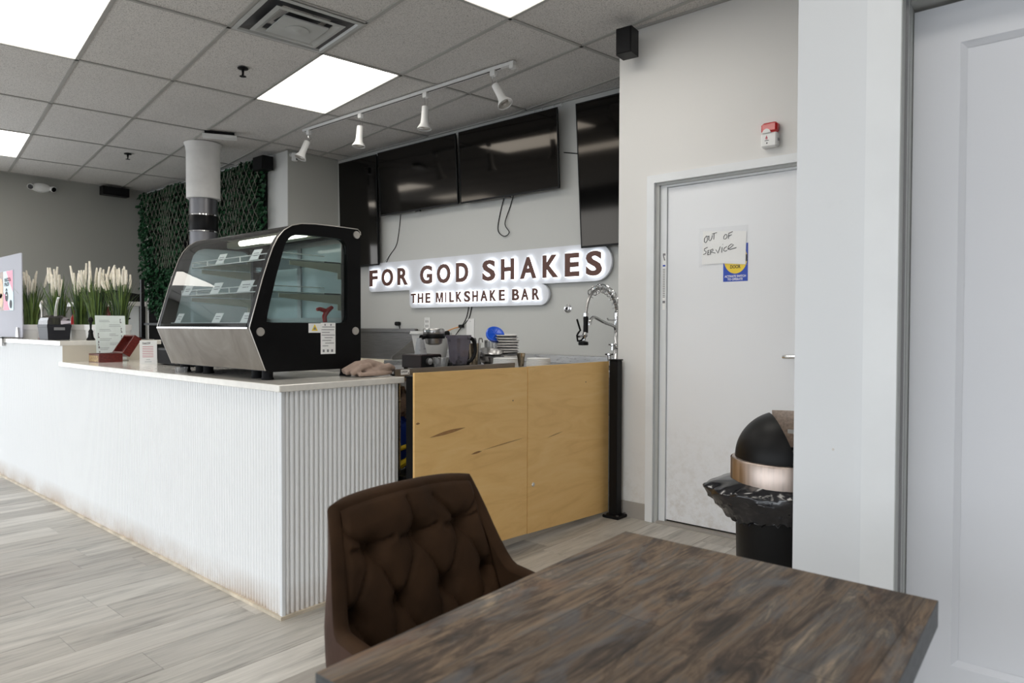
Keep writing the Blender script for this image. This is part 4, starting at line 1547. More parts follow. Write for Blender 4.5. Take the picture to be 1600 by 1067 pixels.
mb.box(X1c, xs_ + 0.0008, 1.866, 1.872, 1.195, 1.204)
mb.box(X1c, xs_ + 0.0008, 1.898, 1.904, 1.195, 1.204)
for k in range(3):
    mb.box(X1c, xs_ + 0.0008, 1.856 + k * 0.023, 1.866 + k * 0.023, 1.073, 1.085)
obj('label_print', mb, 'ink_grey', lb, kind='stuff')


def card(lab, x, y, z, wd, ht, lean=0.45, lines=True):
    t = thing('price_card', (x, y, z), lab, 'price card', 'price cards in the display case')
    a = Vector((0, lean, 1)).normalized()
    n_ = Vector((0, -a.z, a.y))
    P = lambda u, v, d: tuple(Vector((x + u + v * 0.12, y, z)) + a * v + n_ * d)
    mb = MB()
    mb.prism([(-wd / 2, 0), (wd / 2, 0), (wd / 2, ht), (-wd / 2, ht)], P, 0, 0.0015)
    obj('card', mb, 'paper', t)
    mb = MB()
    mb.prism([(-wd * 0.3, ht * 0.60), (wd * 0.3, ht * 0.60), (wd * 0.3, ht * 0.66), (-wd * 0.3, ht * 0.66)], P, 0.0015, 0.002)
    mb.prism([(-wd * 0.2, ht * 0.36), (wd * 0.25, ht * 0.36), (wd * 0.25, ht * 0.42), (-wd * 0.2, ht * 0.42)], P, 0.0015, 0.002)
    obj('print', mb, 'ink_grey', t)


card('left white price card on the top glass shelf of the display case', -3.330, 1.652, 1.498, 0.075, 0.055)
card('right white price card on the top glass shelf of the display case', -3.000, 1.652, 1.498, 0.075, 0.055)
card('leftmost white price card on the middle shelf of the display case', -3.575, 1.596, 1.348, 0.085, 0.055)
card('middle white price card on the middle shelf of the display case', -3.268, 1.596, 1.348, 0.085, 0.058)
card('rightmost white price card on the middle shelf, the largest of its row', -2.990, 1.596, 1.348, 0.115, 0.058)
card('left white price card on the bottom deck of the display case', -3.585, 1.56, 1.209, 0.065, 0.050)
card('middle white price card on the bottom deck of the display case', -3.180, 1.56, 1.209, 0.075, 0.048)
card('right white price card on the bottom deck of the display case', -2.910, 1.56, 1.209, 0.080, 0.048)
# red clip inside
mb = MB()
mb.tube([(-2.84, 1.93, 1.213), (-2.84, 1.925, 1.24), (-2.84, 1.94, 1.265), (-2.84, 1.97, 1.285)], [0.010, 0.012, 0.014, 0.009], 8)
mb.tube([(-2.84, 1.94, 1.265), (-2.84, 1.90, 1.275), (-2.84, 1.885, 1.272)], [0.012, 0.010, 0.008], 8)
obj('clip', mb, 'red', label='small red plastic clip on the deck inside the display case', cat='clip')
mb = MB()
mb.lathe([(0.026, 0.0), (0.030, 0.026), (0.031, 0.028), (0.028, 0.028), (0.024, 0.003)], (-3.545, 1.56, CT), 18, cap=False)
obj('cup', mb, 'clear', label='little clear plastic cup tucked under the front of the display case', cat='cup')

# towel: a heap of soft folds fused into one cloth
def fuse(mb, voxel, passes=6):
    me = bpy.data.meshes.new('fuse')
    me.from_pydata([tuple(v) for v in mb.v], [], mb.f)
    o = bpy.data.objects.new('fuse', me)
    COL.objects.link(o)
    m = o.modifiers.new('r', 'REMESH')
    m.mode = 'VOXEL'
    m.voxel_size = voxel
    m2 = o.modifiers.new('s', 'SMOOTH')
    m2.iterations = passes
    ev = o.evaluated_get(_dg())
    res = bpy.data.meshes.new_from_object(ev)
    out = MB()
    out.add([tuple(v.co) for v in res.vertices], [tuple(p.vertices) for p in res.polygons], True)
    bpy.data.objects.remove(o)
    return out


mb = MB()
TZ = 0.9565
blob(mb, (-2.715, 2.045, TZ + 0.018), 0.07, 3, 0.3, 2.5, 20, 12, (0.85, 1.35, 0.24))
for path, rad in (
        ([(-2.66, 1.935, 0.972), (-2.65, 1.98, 1.000), (-2.66, 2.03, 1.006), (-2.68, 2.07, 0.990)], 0.016),
        ([(-2.70, 1.93, 0.975), (-2.69, 1.985, 1.012), (-2.68, 2.05, 1.022), (-2.67, 2.11, 1.004), (-2.66, 2.16, 0.985)], 0.018),
        ([(-2.65, 2.04, 0.974), (-2.645, 2.09, 0.990), (-2.645, 2.14, 1.000), (-2.67, 2.185, 0.988), (-2.72, 2.19, 0.972)], 0.018),
        ([(-2.76, 1.96, 0.978), (-2.75, 2.03, 1.010), (-2.72, 2.09, 1.012), (-2.70, 2.15, 0.995)], 0.018),
        ([(-2.635, 1.96, 0.968), (-2.63, 2.02, 0.972), (-2.63, 2.09, 0.970), (-2.645, 2.16, 0.970)], 0.012),
        ([(-2.68, 1.95, 0.99), (-2.655, 2.01, 0.984), (-2.64, 2.06, 0.972)], 0.011),
        ([(-2.66, 2.08, 1.006), (-2.645, 2.11, 0.985), (-2.64, 2.12, 0.968)], 0.010)):
    P = [Vector(p) for p in path]
    mb.tube(P, [rad * 0.8] + [rad] * (len(P) - 2) + [rad * 0.75], 10)
mb = fuse(mb, 0.0045, 5)
mb.v = [(x + 0.018, y, max(z, TZ + 0.0005)) for x, y, z in mb.v]
obj('towel', mb, 'towel', label='crumpled brown towel lying on the worktop behind the display case', cat='towel')

# ------------------------------------------------------------------ on the lower worktop, left
t = thing('menu_card', (-5.10, 1.783, CT), 'pale green printed menu in a clear upright holder', 'menu')
a = Vector((0, 0.12, 1)).normalized()
MR, MN = Vector((0.0, 1.0, 0)), Vector((1.0, 0.0, 0))
PM = lambda u, v, d: tuple(Vector((-5.10, 1.783, CT + v)) + MR * (u * 0.378 - 0.0925) + MN * (d - 0.10 * v))
mb = MB()
mb.prism([(0, 0.006), (0.49, 0.006), (0.49, 0.305), (0, 0.305)], PM, 0.0, 0.003)
obj('sheet', mb, 'mint', t)
mb = MB()
mb.add([PM(a, b, 0.0045) for a, b in [(-0.004, 0.0), (0.494, 0.0), (0.494, 0.309), (-0.004, 0.309)]], [(0, 1, 2, 3)])
mb.prism([(-0.004, 0.0), (0.494, 0.0), (0.494, 0.004), (-0.004, 0.004)], PM, -0.03, 0.03)
obj('holder', mb, 'sleeve', t)
mb = MB()
rm = random.Random(5)
for k in range(8):
    v = 0.272 - k * 0.031
    left = k % 2 == 0
    u = 0.06 if left else 0.22
    for q in range(2):
        L = rm.uniform(0.10, 0.20)
        mb.prism([(u, v - q * 0.010), (u + L, v - q * 0.010), (u + L, v - q * 0.010 + 0.003), (u, v - q * 0.010 + 0.003)], PM, 0.003, 0.0034)
obj('text_line', mb, 'ink_pale', t, kind='stuff')
mb = MB()
for (u, v, h_) in ((0.40, 0.255, 0.03), (0.41, 0.19, 0.035), (0.41, 0.135, 0.04), (0.03, 0.155, 0.035), (0.03, 0.085, 0.055), (0.04, 0.03, 0.04)):
    for q in range(3):
        b_ = v + q * h_ * 0.33
        s_ = (0.028, 0.014, 0.020)[q]
        mb.prism([(u, b_), (u + s_, b_), (u + s_ * 0.8, b_ + h_ * 0.26), (u + s_ * 0.1, b_ + h_ * 0.26)], PM, 0.003, 0.0034)
obj('drink_picture', mb, 'ink_grey', t)

t = thing('wooden_box', (-4.75, 1.63, CT), 'small open mahogany box with its lid tipped back', 'box')
bx0, bx1, by0, by1, bz1 = -5.06, -4.88, 1.63, 1.77, 1.012
mb = MB()
mb.box(bx0, bx1, by0, by0 + 0.01, CT, bz1)
mb.box(bx0, bx1, by1 - 0.01, by1, CT, bz1)
mb.box(bx0, bx0 + 0.01, by0 + 0.01, by1 - 0.01, CT, bz1)
mb.box(bx1 - 0.01, bx1, by0 + 0.01, by1 - 0.01, CT, bz1)
mb.box(bx0 + 0.01, bx1 - 0.01, by0 + 0.01, by1 - 0.01, CT, CT + 0.01)
obj('body', mb, 'mahog', t)
mb = MB()
hy_, hz = by1, bz1 + 0.003
ang = math.radians(57)
dy, dn = Vector((0, math.cos(ang), math.sin(ang))), Vector((0, math.sin(ang), -math.cos(ang)))   # up the open lid, out through its back
PL_ = lambda xv, u, d: tuple(Vector((xv, hy_, hz)) + dy * u + dn * d)


def lidbox(xa, xb, u0, u1, d0, d1):
    mb.prism([(xa, u0), (xb, u0), (xb, u1), (xa, u1)], PL_, d0, d1)


dp = 0.050
lidbox(bx0, bx1, 0, 0.14, dp - 0.008, dp)
lidbox(bx0, bx1, 0, 0.010, 0, dp - 0.008)
lidbox(bx0, bx1, 0.13, 0.14, 0, dp - 0.008)
lidbox(bx0, bx0 + 0.010, 0.01, 0.13, 0, dp - 0.008)
lidbox(bx1 - 0.010, bx1, 0.01, 0.13, 0, dp - 0.008)
obj('lid', mb, 'mahog', t)
mb = MB()
mb.box(bx0 + 0.006, bx1 - 0.012, by0 - 0.0015, by0, CT + 0.004, bz1 - 0.012)
obj('name_plate', mb, 'brass_tag', t)

t = thing('notice_card', (-4.48, 1.78, CT), 'small white notice card with red lines by the display case', 'card')
NR, NN = Vector((0.37, 0.929, 0)), Vector((0.929, -0.37, 0))
PN = lambda u, v, d: tuple(Vector((-4.50, 1.78, CT + v)) + NR * (u * 0.5 - 0.0475) + NN * (d - 0.05 * v))
mb = MB()
mb.prism([(0, 0), (0.19, 0), (0.19, 0.145), (0, 0.145)], PN, 0, 0.002)
mb.prism([(0, 0), (0.19, 0), (0.19, 0.003), (0, 0.003)], PN, -0.05, 0)
obj('sheet', mb, 'paper', t)
mb = MB()
for k in range(7):
    mb.prism([(0.03, 0.106 - k * 0.0105), (0.15 if k != 6 else 0.15, 0.106 - k * 0.0105), (0.15, 0.109 - k * 0.0105), (0.03, 0.109 - k * 0.0105)], PN, 0.002, 0.0024)
obj('red_text', mb, 'ink_red', t)
mb = MB()
scribble(mb, PN, 0.030, 0.120, 0.122, 0.135, 8, 0.002, 0.0024, 2)
obj('heading', mb, 'ink', t)
mb = MB()
for k, (u0, u1) in enumerate(((0.07, 0.115), (0.055, 0.13))):
    mb.prism([(u0, 0.026 - k * 0.013), (u1, 0.026 - k * 0.013), (u1, 0.029 - k * 0.013), (u0, 0.029 - k * 0.013)], PN, 0.002, 0.0024)
obj('footer_text', mb, 'ink_pale', t)

t = thing('cash_drawer', (-4.2, 1.95, CT), 'black cash drawer on the worktop, left of the display case', 'cash drawer')
mb = MB()
mb.box(-4.41, -3.99, 1.80, 2.11, CT + 0.006, 1.06, 0.004)
obj('case', mb, 'black', t)
mb = MB()
mb.box(-4.40, -4.0, 1.794, 1.80, CT + 0.012, 1.045)
obj('drawer', mb, 'black_matte', t)
mb = MB()
for x in (-4.39, -4.03):
    for y in (1.82, 2.07):
        mb.box(x, x + 0.02, y, y + 0.02, CT, CT + 0.007)
obj('foot', mb, 'black_matte', t)

# ------------------------------------------------------------------ on the raised bar
BT = 1.093
t = thing('acrylic_screen', (-6.8, 1.6, BT), 'frosted acrylic screen clipped to the raised bar', 'screen')
mb = MB()
mb.prism([(-7.95, BT + 0.006), (-6.405, BT + 0.006), (-6.392, BT + 0.02), (-6.392, 1.745), (-6.405, 1.758), (-7.95, 1.758)], lambda a, b, d: (a, d, b), 1.597, 1.603)
obj('sheet', mb, 'frost', t)
mb = MB()
mb.box(-7.95, -6.46, 1.592, 1.608, BT, BT + 0.007)
obj('channel', mb, 'black', t)
mb = MB()
mb.box(-6.53, -6.455, 1.478, 1.492, BT - 0.055, BT + 0.012)
mb.box(-6.53, -6.455, 1.478, 1.62, BT + 0.0005, BT + 0.010)
mb.prism([(-6.53, BT + 0.01), (-6.455, BT + 0.01), (-6.475, BT + 0.085), (-6.505, BT + 0.085)], lambda a, b, d: (a, d, b), 1.585, 1.596)
obj('clamp', mb, 'steel', t)
t = thing('poster', (-6.8, 1.595, 1.31), 'pink and blue poster taped on the acrylic screen', 'poster')
PA = lambda x0, x1, z0, z1, y0, y1, m, nm, par: obj(nm, MB().box(x0, x1, y0, y1, z0, z1), m, par)
PA(-6.890, -6.612, 1.315, 1.636, 1.594, 1.5965, 'sky_print', 'side_panel', t)
PA(-7.45, -6.890, 1.318, 1.634, 1.594, 1.5965, 'brown_print', 'food_photo', t)
mb = MB()
mb.prism([(-6.80, 1.634), (-6.620, 1.634), (-6.620, 1.46), (-6.66, 1.50), (-6.74, 1.56)], lambda a, b, d: (a, d, b), 1.5932, 1.594)
mb.prism([(-6.885, 1.318), (-6.72, 1.318), (-6.76, 1.36), (-6.80, 1.43), (-6.885, 1.46)], lambda a, b, d: (a, d, b), 1.5932, 1.594)
obj('pink_swirl', mb, 'pink', t)
mb = MB()
PW_ = lambda u, v, d: (u, d, v)
scribble(mb, PW_, -6.850, -6.665, 1.550, 1.578, 6, 1.5924, 1.5932, 8)
scribble(mb, PW_, -6.850, -6.715, 1.512, 1.542, 4, 1.5924, 1.5932, 9)
mb.prism([(-6.830, 1.475), (-6.765, 1.475), (-6.797, 1.50)], lambda a, b, d: (a, d, b), 1.5924, 1.5932)
mb.prism(arc(-6.797, 1.43, 0.042, 0, 360, 16)[:-1], lambda a, b, d: (a, d, b), 1.5924, 1.5932)
mb.prism(arc(-6.68, 1.365, 0.034, 0, 360, 16)[:-1], lambda a, b, d: (a, d, b), 1.5924, 1.5932)
obj('print', mb, 'ink', t)
PA(-6.815, -6.78, 1.435, 1.445, 1.5918, 1.5924, 'paper', 'white_print', t)
mb = MB()
blobz = MB()
for (x, z, rx) in ((-6.97, 1.50, 0.07), (-6.96, 1.40, 0.05), (-7.1, 1.55, 0.05)):
    mb.prism([(x + rx * math.cos(a), z + rx * 1.2 * math.sin(a)) for a in [2 * PI * k / 16 for k in range(16)]], lambda a, b, d: (a, d, b), 1.5932, 1.594)
obj('food_print', mb, 'tan_print', t)

rp_ = random.Random(11)


def plant(lab, x, y, rpot, hpot, tall, seed):
    rr = random.Random(seed)
    t = thing('potted_grass', (x, y, BT), lab, 'potted plant', 'potted grasses on the bar')
    mb = MB()
    mb.lathe([(0, 0), (rpot * 0.80, 0), (rpot * 0.84, 0.004), (rpot * 0.92, hpot * 0.62), (rpot, hpot * 0.64), (rpot * 1.03, hpot), (rpot * 0.96, hpot), (rpot * 0.93, hpot * 0.86), (0, hpot * 0.86)], (x, y, BT), 28, cap=False)
    obj('pot', mb, 'white', t)
    for mname, cnt in (('grass', 70), ('grass2', 60)):
        mb = MB()
        for k in range(cnt):
            a = rr.uniform(0, 2 * PI)
            r_ = rpot * 0.7 * math.sqrt(rr.random())
            p0 = Vector((x + r_ * math.cos(a), y + r_ * math.sin(a), BT + hpot * 0.85))
            L = rr.uniform(0.5, 1.0) * (tall - hpot)
            out = rr.uniform(0.02, 0.30) ** 1.0 * (1.3 if rr.random() < 0.3 else 0.7)
            dr = Vector((math.cos(a), math.sin(a), 0))
            sd = Vector((-math.sin(a + rr.uniform(-1, 1)), math.cos(a), 0)).normalized()
            wv = rr.uniform(0.0035, 0.006)
            pts = []
            for s in range(5):
                f = s / 4
                pts.append(p0 + Vector((0, 0, L * (f - 0.18 * f * f * (out * 4)))) + dr * (out * L * 1.2 * f * f))
            v = []
            for s, p in enumerate(pts):
                ww = wv * (1 - (s / 4) ** 2 * 0.95)
                v += [p - sd * ww, p + sd * ww]
            mb.add(v, [(2 * s, 2 * s + 1, 2 * s + 3, 2 * s + 2) for s in range(4)])
        obj('blades', mb, mname, t, kind='stuff', fix=False)
    for k in range(11):
        mb = MB()
        a = rr.uniform(0, 2 * PI)
        q = rr.uniform(0.03, 0.19)
        p0 = Vector((x + 0.03 * math.cos(a), y + 0.03 * math.sin(a), BT + hpot * 0.9))
        zt_ = BT + tall * rr.uniform(0.88, 1.06)
        tip = Vector((x + q * math.cos(a), y + q * 0.7 * math.sin(a), zt_))
        pl = rr.uniform(0.10, 0.17)
        d = (tip - p0).normalized()
        pb = tip - d * pl
        mb.tube([p0, p0.lerp(pb, 0.5) + Vector((0, 0, 0.01)), pb], 0.0025, 5)
        st = obj('stalk', mb, 'grass', t)
        mb = MB()
        bend = Vector((rr.uniform(-0.02, 0.02), rr.uniform(-0.01, 0.01), 0))
        mb.tube([pb, pb + d * pl * 0.2, pb + d * pl * 0.6 + bend * 0.4, tip + bend], [0.004, 0.0105, 0.009, 0.006], 8)
        obj('plume', mb, 'cream', st)


plant('leftmost potted grass, white pot beside the acrylic screen', -6.53, 1.695, 0.078, 0.108, 0.53, 1)
plant('second potted grass from the left, behind the tissue box', -6.02, 1.73, 0.078, 0.108, 0.52, 2)
plant('third potted grass from the left, behind the tissue box', -5.74, 1.80, 0.078, 0.108, 0.53, 3)
plant('fourth potted grass from the left, right of the tissue box', -5.48, 1.82, 0.078, 0.108, 0.53, 4)
plant('rightmost potted grass, behind the green menu card', -5.28, 1.90, 0.072, 0.108, 0.52, 5)

t = thing('tissue_box', (-5.5, 1.58, BT), 'dark napkin dispenser box with a napkin sticking up', 'napkin box')
tb = [(-5.800, 1.545), (-5.555, 1.505), (-5.200, 1.600), (-5.42, 1.690)]
cxm, cym = sum(p[0] for p in tb) / 4, sum(p[1] for p in tb) / 4
tb = [(-5.785, 1.535), (-5.565, 1.535), (-5.565, 1.685), (-5.785, 1.685)]
cxm, cym = -5.675, 1.61
mb = MB()
sc = lambda p, k: (cxm + (p[0] - cxm) * k, cym + (p[1] - cym) * k)
lv = [(0.86, BT), (0.88, BT + 0.004), (0.97, BT + 0.085), (1.0, BT + 0.092), (1.0, BT + 0.108)]
v = [(*sc(p, k), z) for k, z in lv for p in tb]
f = [(3, 2, 1, 0), (16, 17, 18, 19)]
for r_ in range(len(lv) - 1):
    for i in range(4):
        j = (i + 1) % 4
        f.append((4 * r_ + i, 4 * r_ + j, 4 * r_ + 4 + j, 4 * r_ + 4 + i))
mb.add(v, f)
M['charcoal'] = mat('charcoal_plastic', (0.020, 0.021, 0.027), 0.5, var=0.1, spec=0.25)
M['lid_smoke'] = thin_glass('lid_smoke', (0.45, 0.42, 0.42), 1.35, 0.12, (0.35, 0.33, 0.33))
obj('body', mb, 'charcoal', t)
mb = MB()
lv = [(0.95, BT + 0.108), (0.92, BT + 0.135), (0.80, BT + 0.155), (0.45, BT + 0.172), (0.12, BT + 0.175)]
v = [(*sc(p, k), z) for k, z in lv for p in tb]
f = [(16, 17, 18, 19)]
for r_ in range(len(lv) - 1):
    for i in range(4):
        j = (i + 1) % 4
        f.append((4 * r_ + i, 4 * r_ + j, 4 * r_ + 4 + j, 4 * r_ + 4 + i))
mb.add(v, f)
obj('lid', mb, 'lid_smoke', t)
mb = MB()
mb.grid(lambda u, v_: (cxm + 0.06 + (u - 0.5) * 0.06 * (0.25 + 1.2 * v_ * (1.25 - v_)) + 0.06 * v_ * v_, cym - 0.01 + 0.012 * math.sin(u * 5), BT + 0.165 + v_ * 0.135 - 0.03 * (u) ** 2 * v_), 8, 8)
obj('napkin', mb, 'paper', t)
mb = MB()
e0, e1 = sc(tb[1], 0.985), sc(tb[2], 0.985)
la, lb_ = [tuple(e0[i] + (e1[i] - e0[i]) * k for i in (0, 1)) for k in (0.28, 0.72)]
nx_, ny_ = (e1[1] - e0[1]), -(e1[0] - e0[0])
nl = math.hypot(nx_, ny_)
nx_, ny_ = nx_ / nl * 0.004, ny_ / nl * 0.004
mb.add([(la[0] - nx_, la[1] - ny_, BT + 0.068), (lb_[0] - nx_, lb_[1] - ny_, BT + 0.068), (lb_[0] - nx_, lb_[1] - ny_, BT + 0.088), (la[0] - nx_, la[1] - ny_, BT + 0.088),
        (la[0] + nx_, la[1] + ny_, BT + 0.068), (lb_[0] + nx_, lb_[1] + ny_, BT + 0.068), (lb_[0] + nx_, lb_[1] + ny_, BT + 0.088), (la[0] + nx_, la[1] + ny_, BT + 0.088)],
       [(0, 1, 2, 3), (4, 7, 6, 5), (0, 4, 5, 1), (1, 5, 6, 2), (2, 6, 7, 3), (3, 7, 4, 0)])
obj('name_plate', mb, 'ink_grey', t)


def figurine(lab, x, y, h, m1, m2, hat):
    t = thing('ornament', (x, y, BT), lab, 'ornament')
    mb = MB()
    mb.lathe([(0.026, 0), (0.028, 0.006), (0.018, 0.02), (0.014, 0.05), (0.016, h * 0.35), (0.006, h * 0.45)], (x, y, BT), 14)
    obj('base', mb, m1, t)
    mb = MB()
    mb.lathe([(0.006, h * 0.45), (0.007, h * 0.6), (0.009, h * 0.70), (0.018, h * 0.80), (0.013, h * 0.90), (0, h * 0.96)], (x, y, BT), 14, cap=False)
    obj('top', mb, m2, t)


figurine('slim white and dark ornament between the two left pots', -6.13, 1.66, 0.31, 'mahog', 'knob', 0)
figurine('dark bell shaped ornament between the right pots', -5.36, 1.74, 0.17, 'black', 'black', 0)
for x, y, m_, lab in ((-6.3, 2.05, 'bluelid', 'blue bottle half hidden behind the potted grasses'), (-6.5, 2.0, 'red', 'red bottle half hidden behind the potted grasses'), (-5.95, 2.05, 'mahog', 'dark red bottle behind the potted grasses, right of the blue one')):
    t = thing('bottle', (x, y, BT), lab, 'bottle')
    hh = 0.33 if m_ == 'bluelid' else 0.27
    mb = MB()
    mb.lathe([(0.0, 0), (0.036, 0), (0.038, 0.01), (0.038, hh * 0.6), (0.014, hh * 0.8), (0.014, hh * 0.93)], (x, y, BT), 18)
    obj('body', mb, m_, t)
    mb = MB()
    mb.lathe([(0.016, hh * 0.93), (0.016, hh), (0, hh)], (x, y, BT), 14)
    obj('cap', mb, 'white', t)

# work table with a black machine between bar and vines
t = thing('side_table', (-7.9, 3.0, 0), 'pale topped work table with black legs beyond the bar', 'table')
mb = MB()
mb.box(-8.4, -7.5, 2.50, 2.955, 1.395, 1.44, 0.004)
obj('top', mb, 'white_matte', t)
mb = MB()
mb.box(-8.38, -7.56, 2.90, 2.93, 0.4, 1.395)
obj('back_panel', mb, 'wall_dark', t)
for (x, y) in ((-7.55, 2.90), (-8.38, 2.90), (-7.55, 2.52), (-8.38, 2.52)):
    if y < 2.6:
        continue
    mb = MB()
    mb.box(x, x + 0.04, y, y + 0.045, 0, 1.395)
    obj('leg', mb, 'black', t)
mb = MB()
for x in (-8.38, -7.55):
    mb.box(x, x + 0.04, 2.53, 2.575, 0, 1.395)
obj('front_frame', mb, 'black', t)
t = thing('till_screen', (-7.85, 2.75, 1.44), 'black machine standing on the pale work table beyond the bar', 'machine')
mb = MB()
mb.prism([(2.50, 1.445), (2.94, 1.445), (2.92, 1.52), (2.62, 1.56), (2.55, 1.53)], lambda a, b, d: (d, a, b), -8.2, -7.58)
obj('body', mb, 'black', t)
mb = MB()
for x in (-8.15, -7.68):
    for y in (2.55, 2.88):
        mb.box(x, x + 0.04, y, y + 0.03, 1.44, 1.446)
obj('foot', mb, 'black_matte', t)
cable('black cord draped along the work table back panel beyond the bar', [(-7.70, 2.485, 1.27), (-7.6, 2.48, 1.22), (-7.5, 2.60, 1.20), (-7.46, 2.78, 1.27)], 0.008, 'black', 'cord')
t = thing('cable_tray', (-5.4, 2.03, BT), 'flat metal tray of cables on the bar end', 'tray')
mb = MB()
mb.box(-5.62, -5.18, 1.96, 2.09, BT, BT + 0.006)
mb.box(-5.62, -5.18, 1.96, 1.966, BT + 0.006, BT + 0.018)
obj('tray', mb, 'steel', t)
mb = MB()
mb.tube([(-5.6, 2.0, BT + 0.012), (-5.5, 2.05, BT + 0.012), (-5.4, 2.0, BT + 0.012), (-5.3, 2.06, BT + 0.012), (-5.2, 2.02, BT + 0.012)], 0.006, 6)
obj('cord', mb, 'black', t)
t = thing('shelf_post', (-6.4, 2.9, 0), 'thin black steel rack standing behind the display case', 'rack')
for i_, (x, y) in enumerate(((-6.75, 2.62), (-6.1, 2.62), (-6.75, 2.95), (-6.1, 2.95))):
    mb = MB()
    mb.box(x - 0.014, x + 0.014, y - 0.014, y + 0.014, 0, 1.62 if i_ != 0 else 1.62)
    obj('post', mb, 'black', t)
for z in (0.4, 0.85, 1.2):
    mb = MB()
    mb.box(-6.75, -6.1, 2.62, 2.95, z, z + 0.02)
    obj('shelf', mb, 'black', t)

# ------------------------------------------------------------------ kitchen side: steel units along the sign wall
t = thing('steel_sink', (-5.7, 4.2, 0), 'steel unit with a tall splash back and a sloping end plate under the sign', 'sink unit')
mb = MB()
mb.box(-6.42, -5.15, 3.88, 4.56, 0.83, 0.862, 0.003)
obj('top', mb, 'steel', t)
mb = MB()
mb.box(-6.42, -5.15, 4.55, 4.565, 0.862, 1.172)
obj('splash_back', mb, 'steel_dark', t)
mb = MB()
mb.box(-6.42, -5.15, 4.525, 4.565, 1.136, 1.175, 0.003)
obj('splash_rim', mb, 'steel_dark', t)
mb = MB()
mb.prism([(4.55, 0.862), (4.55, 1.10), (4.24, 0.905), (4.24, 0.862)], lambda a, b, d: (d, a, b), -5.164, -5.150)
obj('end_plate', mb, 'steel_dark', t)
for x in (-6.38, -5.22):
    for y in (3.92, 4.48):
        mb = MB()
        mb.cyl((x, y, 0), (x, y, 0.83), 0.02, seg=12)
        obj('leg', mb, 'steel', t)
t = thing('cutting_board', (-5.6, 4.05, 0.862), 'pale cutting board lying on the steel unit', 'cutting board')
mb = MB()
mb.box(-5.95, -4.86, 3.92, 4.20, 0.862, 0.884, 0.004)
M['pale_board'] = mat('pale_board', (0.70, 0.62, 0.48), 0.6, var=0.08)
obj('board', mb, 'pale_board', t)
t = thing('pot_sink', (-3.8, 4.2, 0), 'long steel sink bench along the wall under the spring tap', 'sink unit')
mb = MB()
mb.box(-4.80, -2.38, 3.86, 4.0, 0.86, 0.90, 0.003)
mb.box(-4.80, -3.4, 4.0, 4.56, 0.86, 0.90, 0.003)
mb.box(-2.55, -2.38, 4.0, 4.56, 0.86, 0.90, 0.003)
mb.box(-3.4, -2.55, 4.46, 4.56, 0.86, 0.90, 0.003)
obj('top', mb, 'steel', t)
mb = MB()
mb.box(-4.80, -2.38, 4.52, 4.575, 0.90, 0.966, 0.004)
obj('splash_back', mb, 'steel', t)
mb = MB()
for b in ((-3.4, -2.55, 4.0, 4.01), (-3.4, -2.55, 4.45, 4.46), (-3.4, -3.39, 4.01, 4.45), (-2.56, -2.55, 4.01, 4.45)):
    mb.box(*b, 0.6, 0.90)
mb.box(-3.4, -2.55, 4.0, 4.46, 0.59, 0.60)
obj('bowl', mb, 'steel_dark', t)
for x in (-4.75, -3.7, -2.43):
    for y in (3.9, 4.5):
        mb = MB()
        mb.cyl((x, y, 0), (x, y, 0.86), 0.02, seg=12)
        obj('leg', mb, 'steel', t)

# spring pre-rinse tap
FX = -2.75
t = thing('spring_tap', (FX, 4.38, 0.90), 'chrome spring neck sink tap with a black spray handle', 'tap')
mb = MB()
mb.lathe([(0.030, 0.90), (0.030, 0.915), (0.018, 0.93), (0.016, 1.30)], (FX, 4.38, 0), 16)
mb.lathe([(0.024, 1.035), (0.026, 1.04), (0.026, 1.075), (0.024, 1.08)], (FX, 4.38, 0), 16)
obj('riser', mb, 'chrome', t)
arcp = [(4.38, 1.24), (4.386, 1.30), (4.367, 1.365), (4.306, 1.433), (4.221, 1.466), (4.138, 1.467), (4.058, 1.432), (4.011, 1.377), (3.988, 1.31), (3.984, 1.262)]


def smooth(pts, n=10):
    P = [Vector(p) for p in pts]
    out = []
    for i in range(len(P) - 1):
        a, b, c_, d_ = P[max(i - 1, 0)], P[i], P[i + 1], P[min(i + 2, len(P) - 1)]
        for k in range(n):
            s = k / n
            out.append(0.5 * ((2 * b) + (c_ - a) * s + (2 * a - 5 * b + 4 * c_ - d_) * s * s + (3 * b - a - 3 * c_ + d_) * s ** 3))
    out.append(P[-1])
    return out


hose = smooth([(FX, a, b) for a, b in arcp])
mb = MB()
mb.tube(hose, 0.011, 10)
obj('hose', mb, 'steel', t)
mb = MB()
hel = []
NH = 46
lim = 62
for k in range(lim):
    p = hose[k]
    tg = (hose[min(k + 1, len(hose) - 1)] - hose[max(k - 1, 0)]).normalized()
    sd = Vector((1, 0, 0))
    nb = tg.cross(sd).normalized()
    for q in range(5):
        f = q / 5
        pp = p.lerp(hose[min(k + 1, len(hose) - 1)], f)
        turns = k / 6.0 if k > 12 else k / 2.5
        turns2 = (k + 1) / 6.0 if k + 1 > 12 else (k + 1) / 2.5
        if k == 12:
            turns = 12 / 2.5
            turns2 = 12 / 2.5 + 1 / 6
        if k > 12:
            turns = 12 / 2.5 + (k - 12) / 5.0
            turns2 = 12 / 2.5 + (k - 11) / 5.0
        a = 2 * PI * (turns + (turns2 - turns) * f)
        rad = 0.020 if k < 13 else 0.030
        hel.append(pp + sd * (rad * math.cos(a)) + nb * (rad * math.sin(a)))
mb.tube(hel, 0.0038, 5)
obj('spring', mb, 'chrome', t)
mb = MB()
mb.lathe([(0.015, 0), (0.019, 0.01), (0.017, 0.05), (0.018, 0.115)], (FX, 3.984, 1.268), 14, (0, -0.02, -1))
h = obj('spray_handle', mb, 'black', t)
mb = MB()
mb.lathe([(0.020, 0), (0.020, -0.022)][::-1], (FX, 3.984, 1.268), 14, (0, 0, -1))
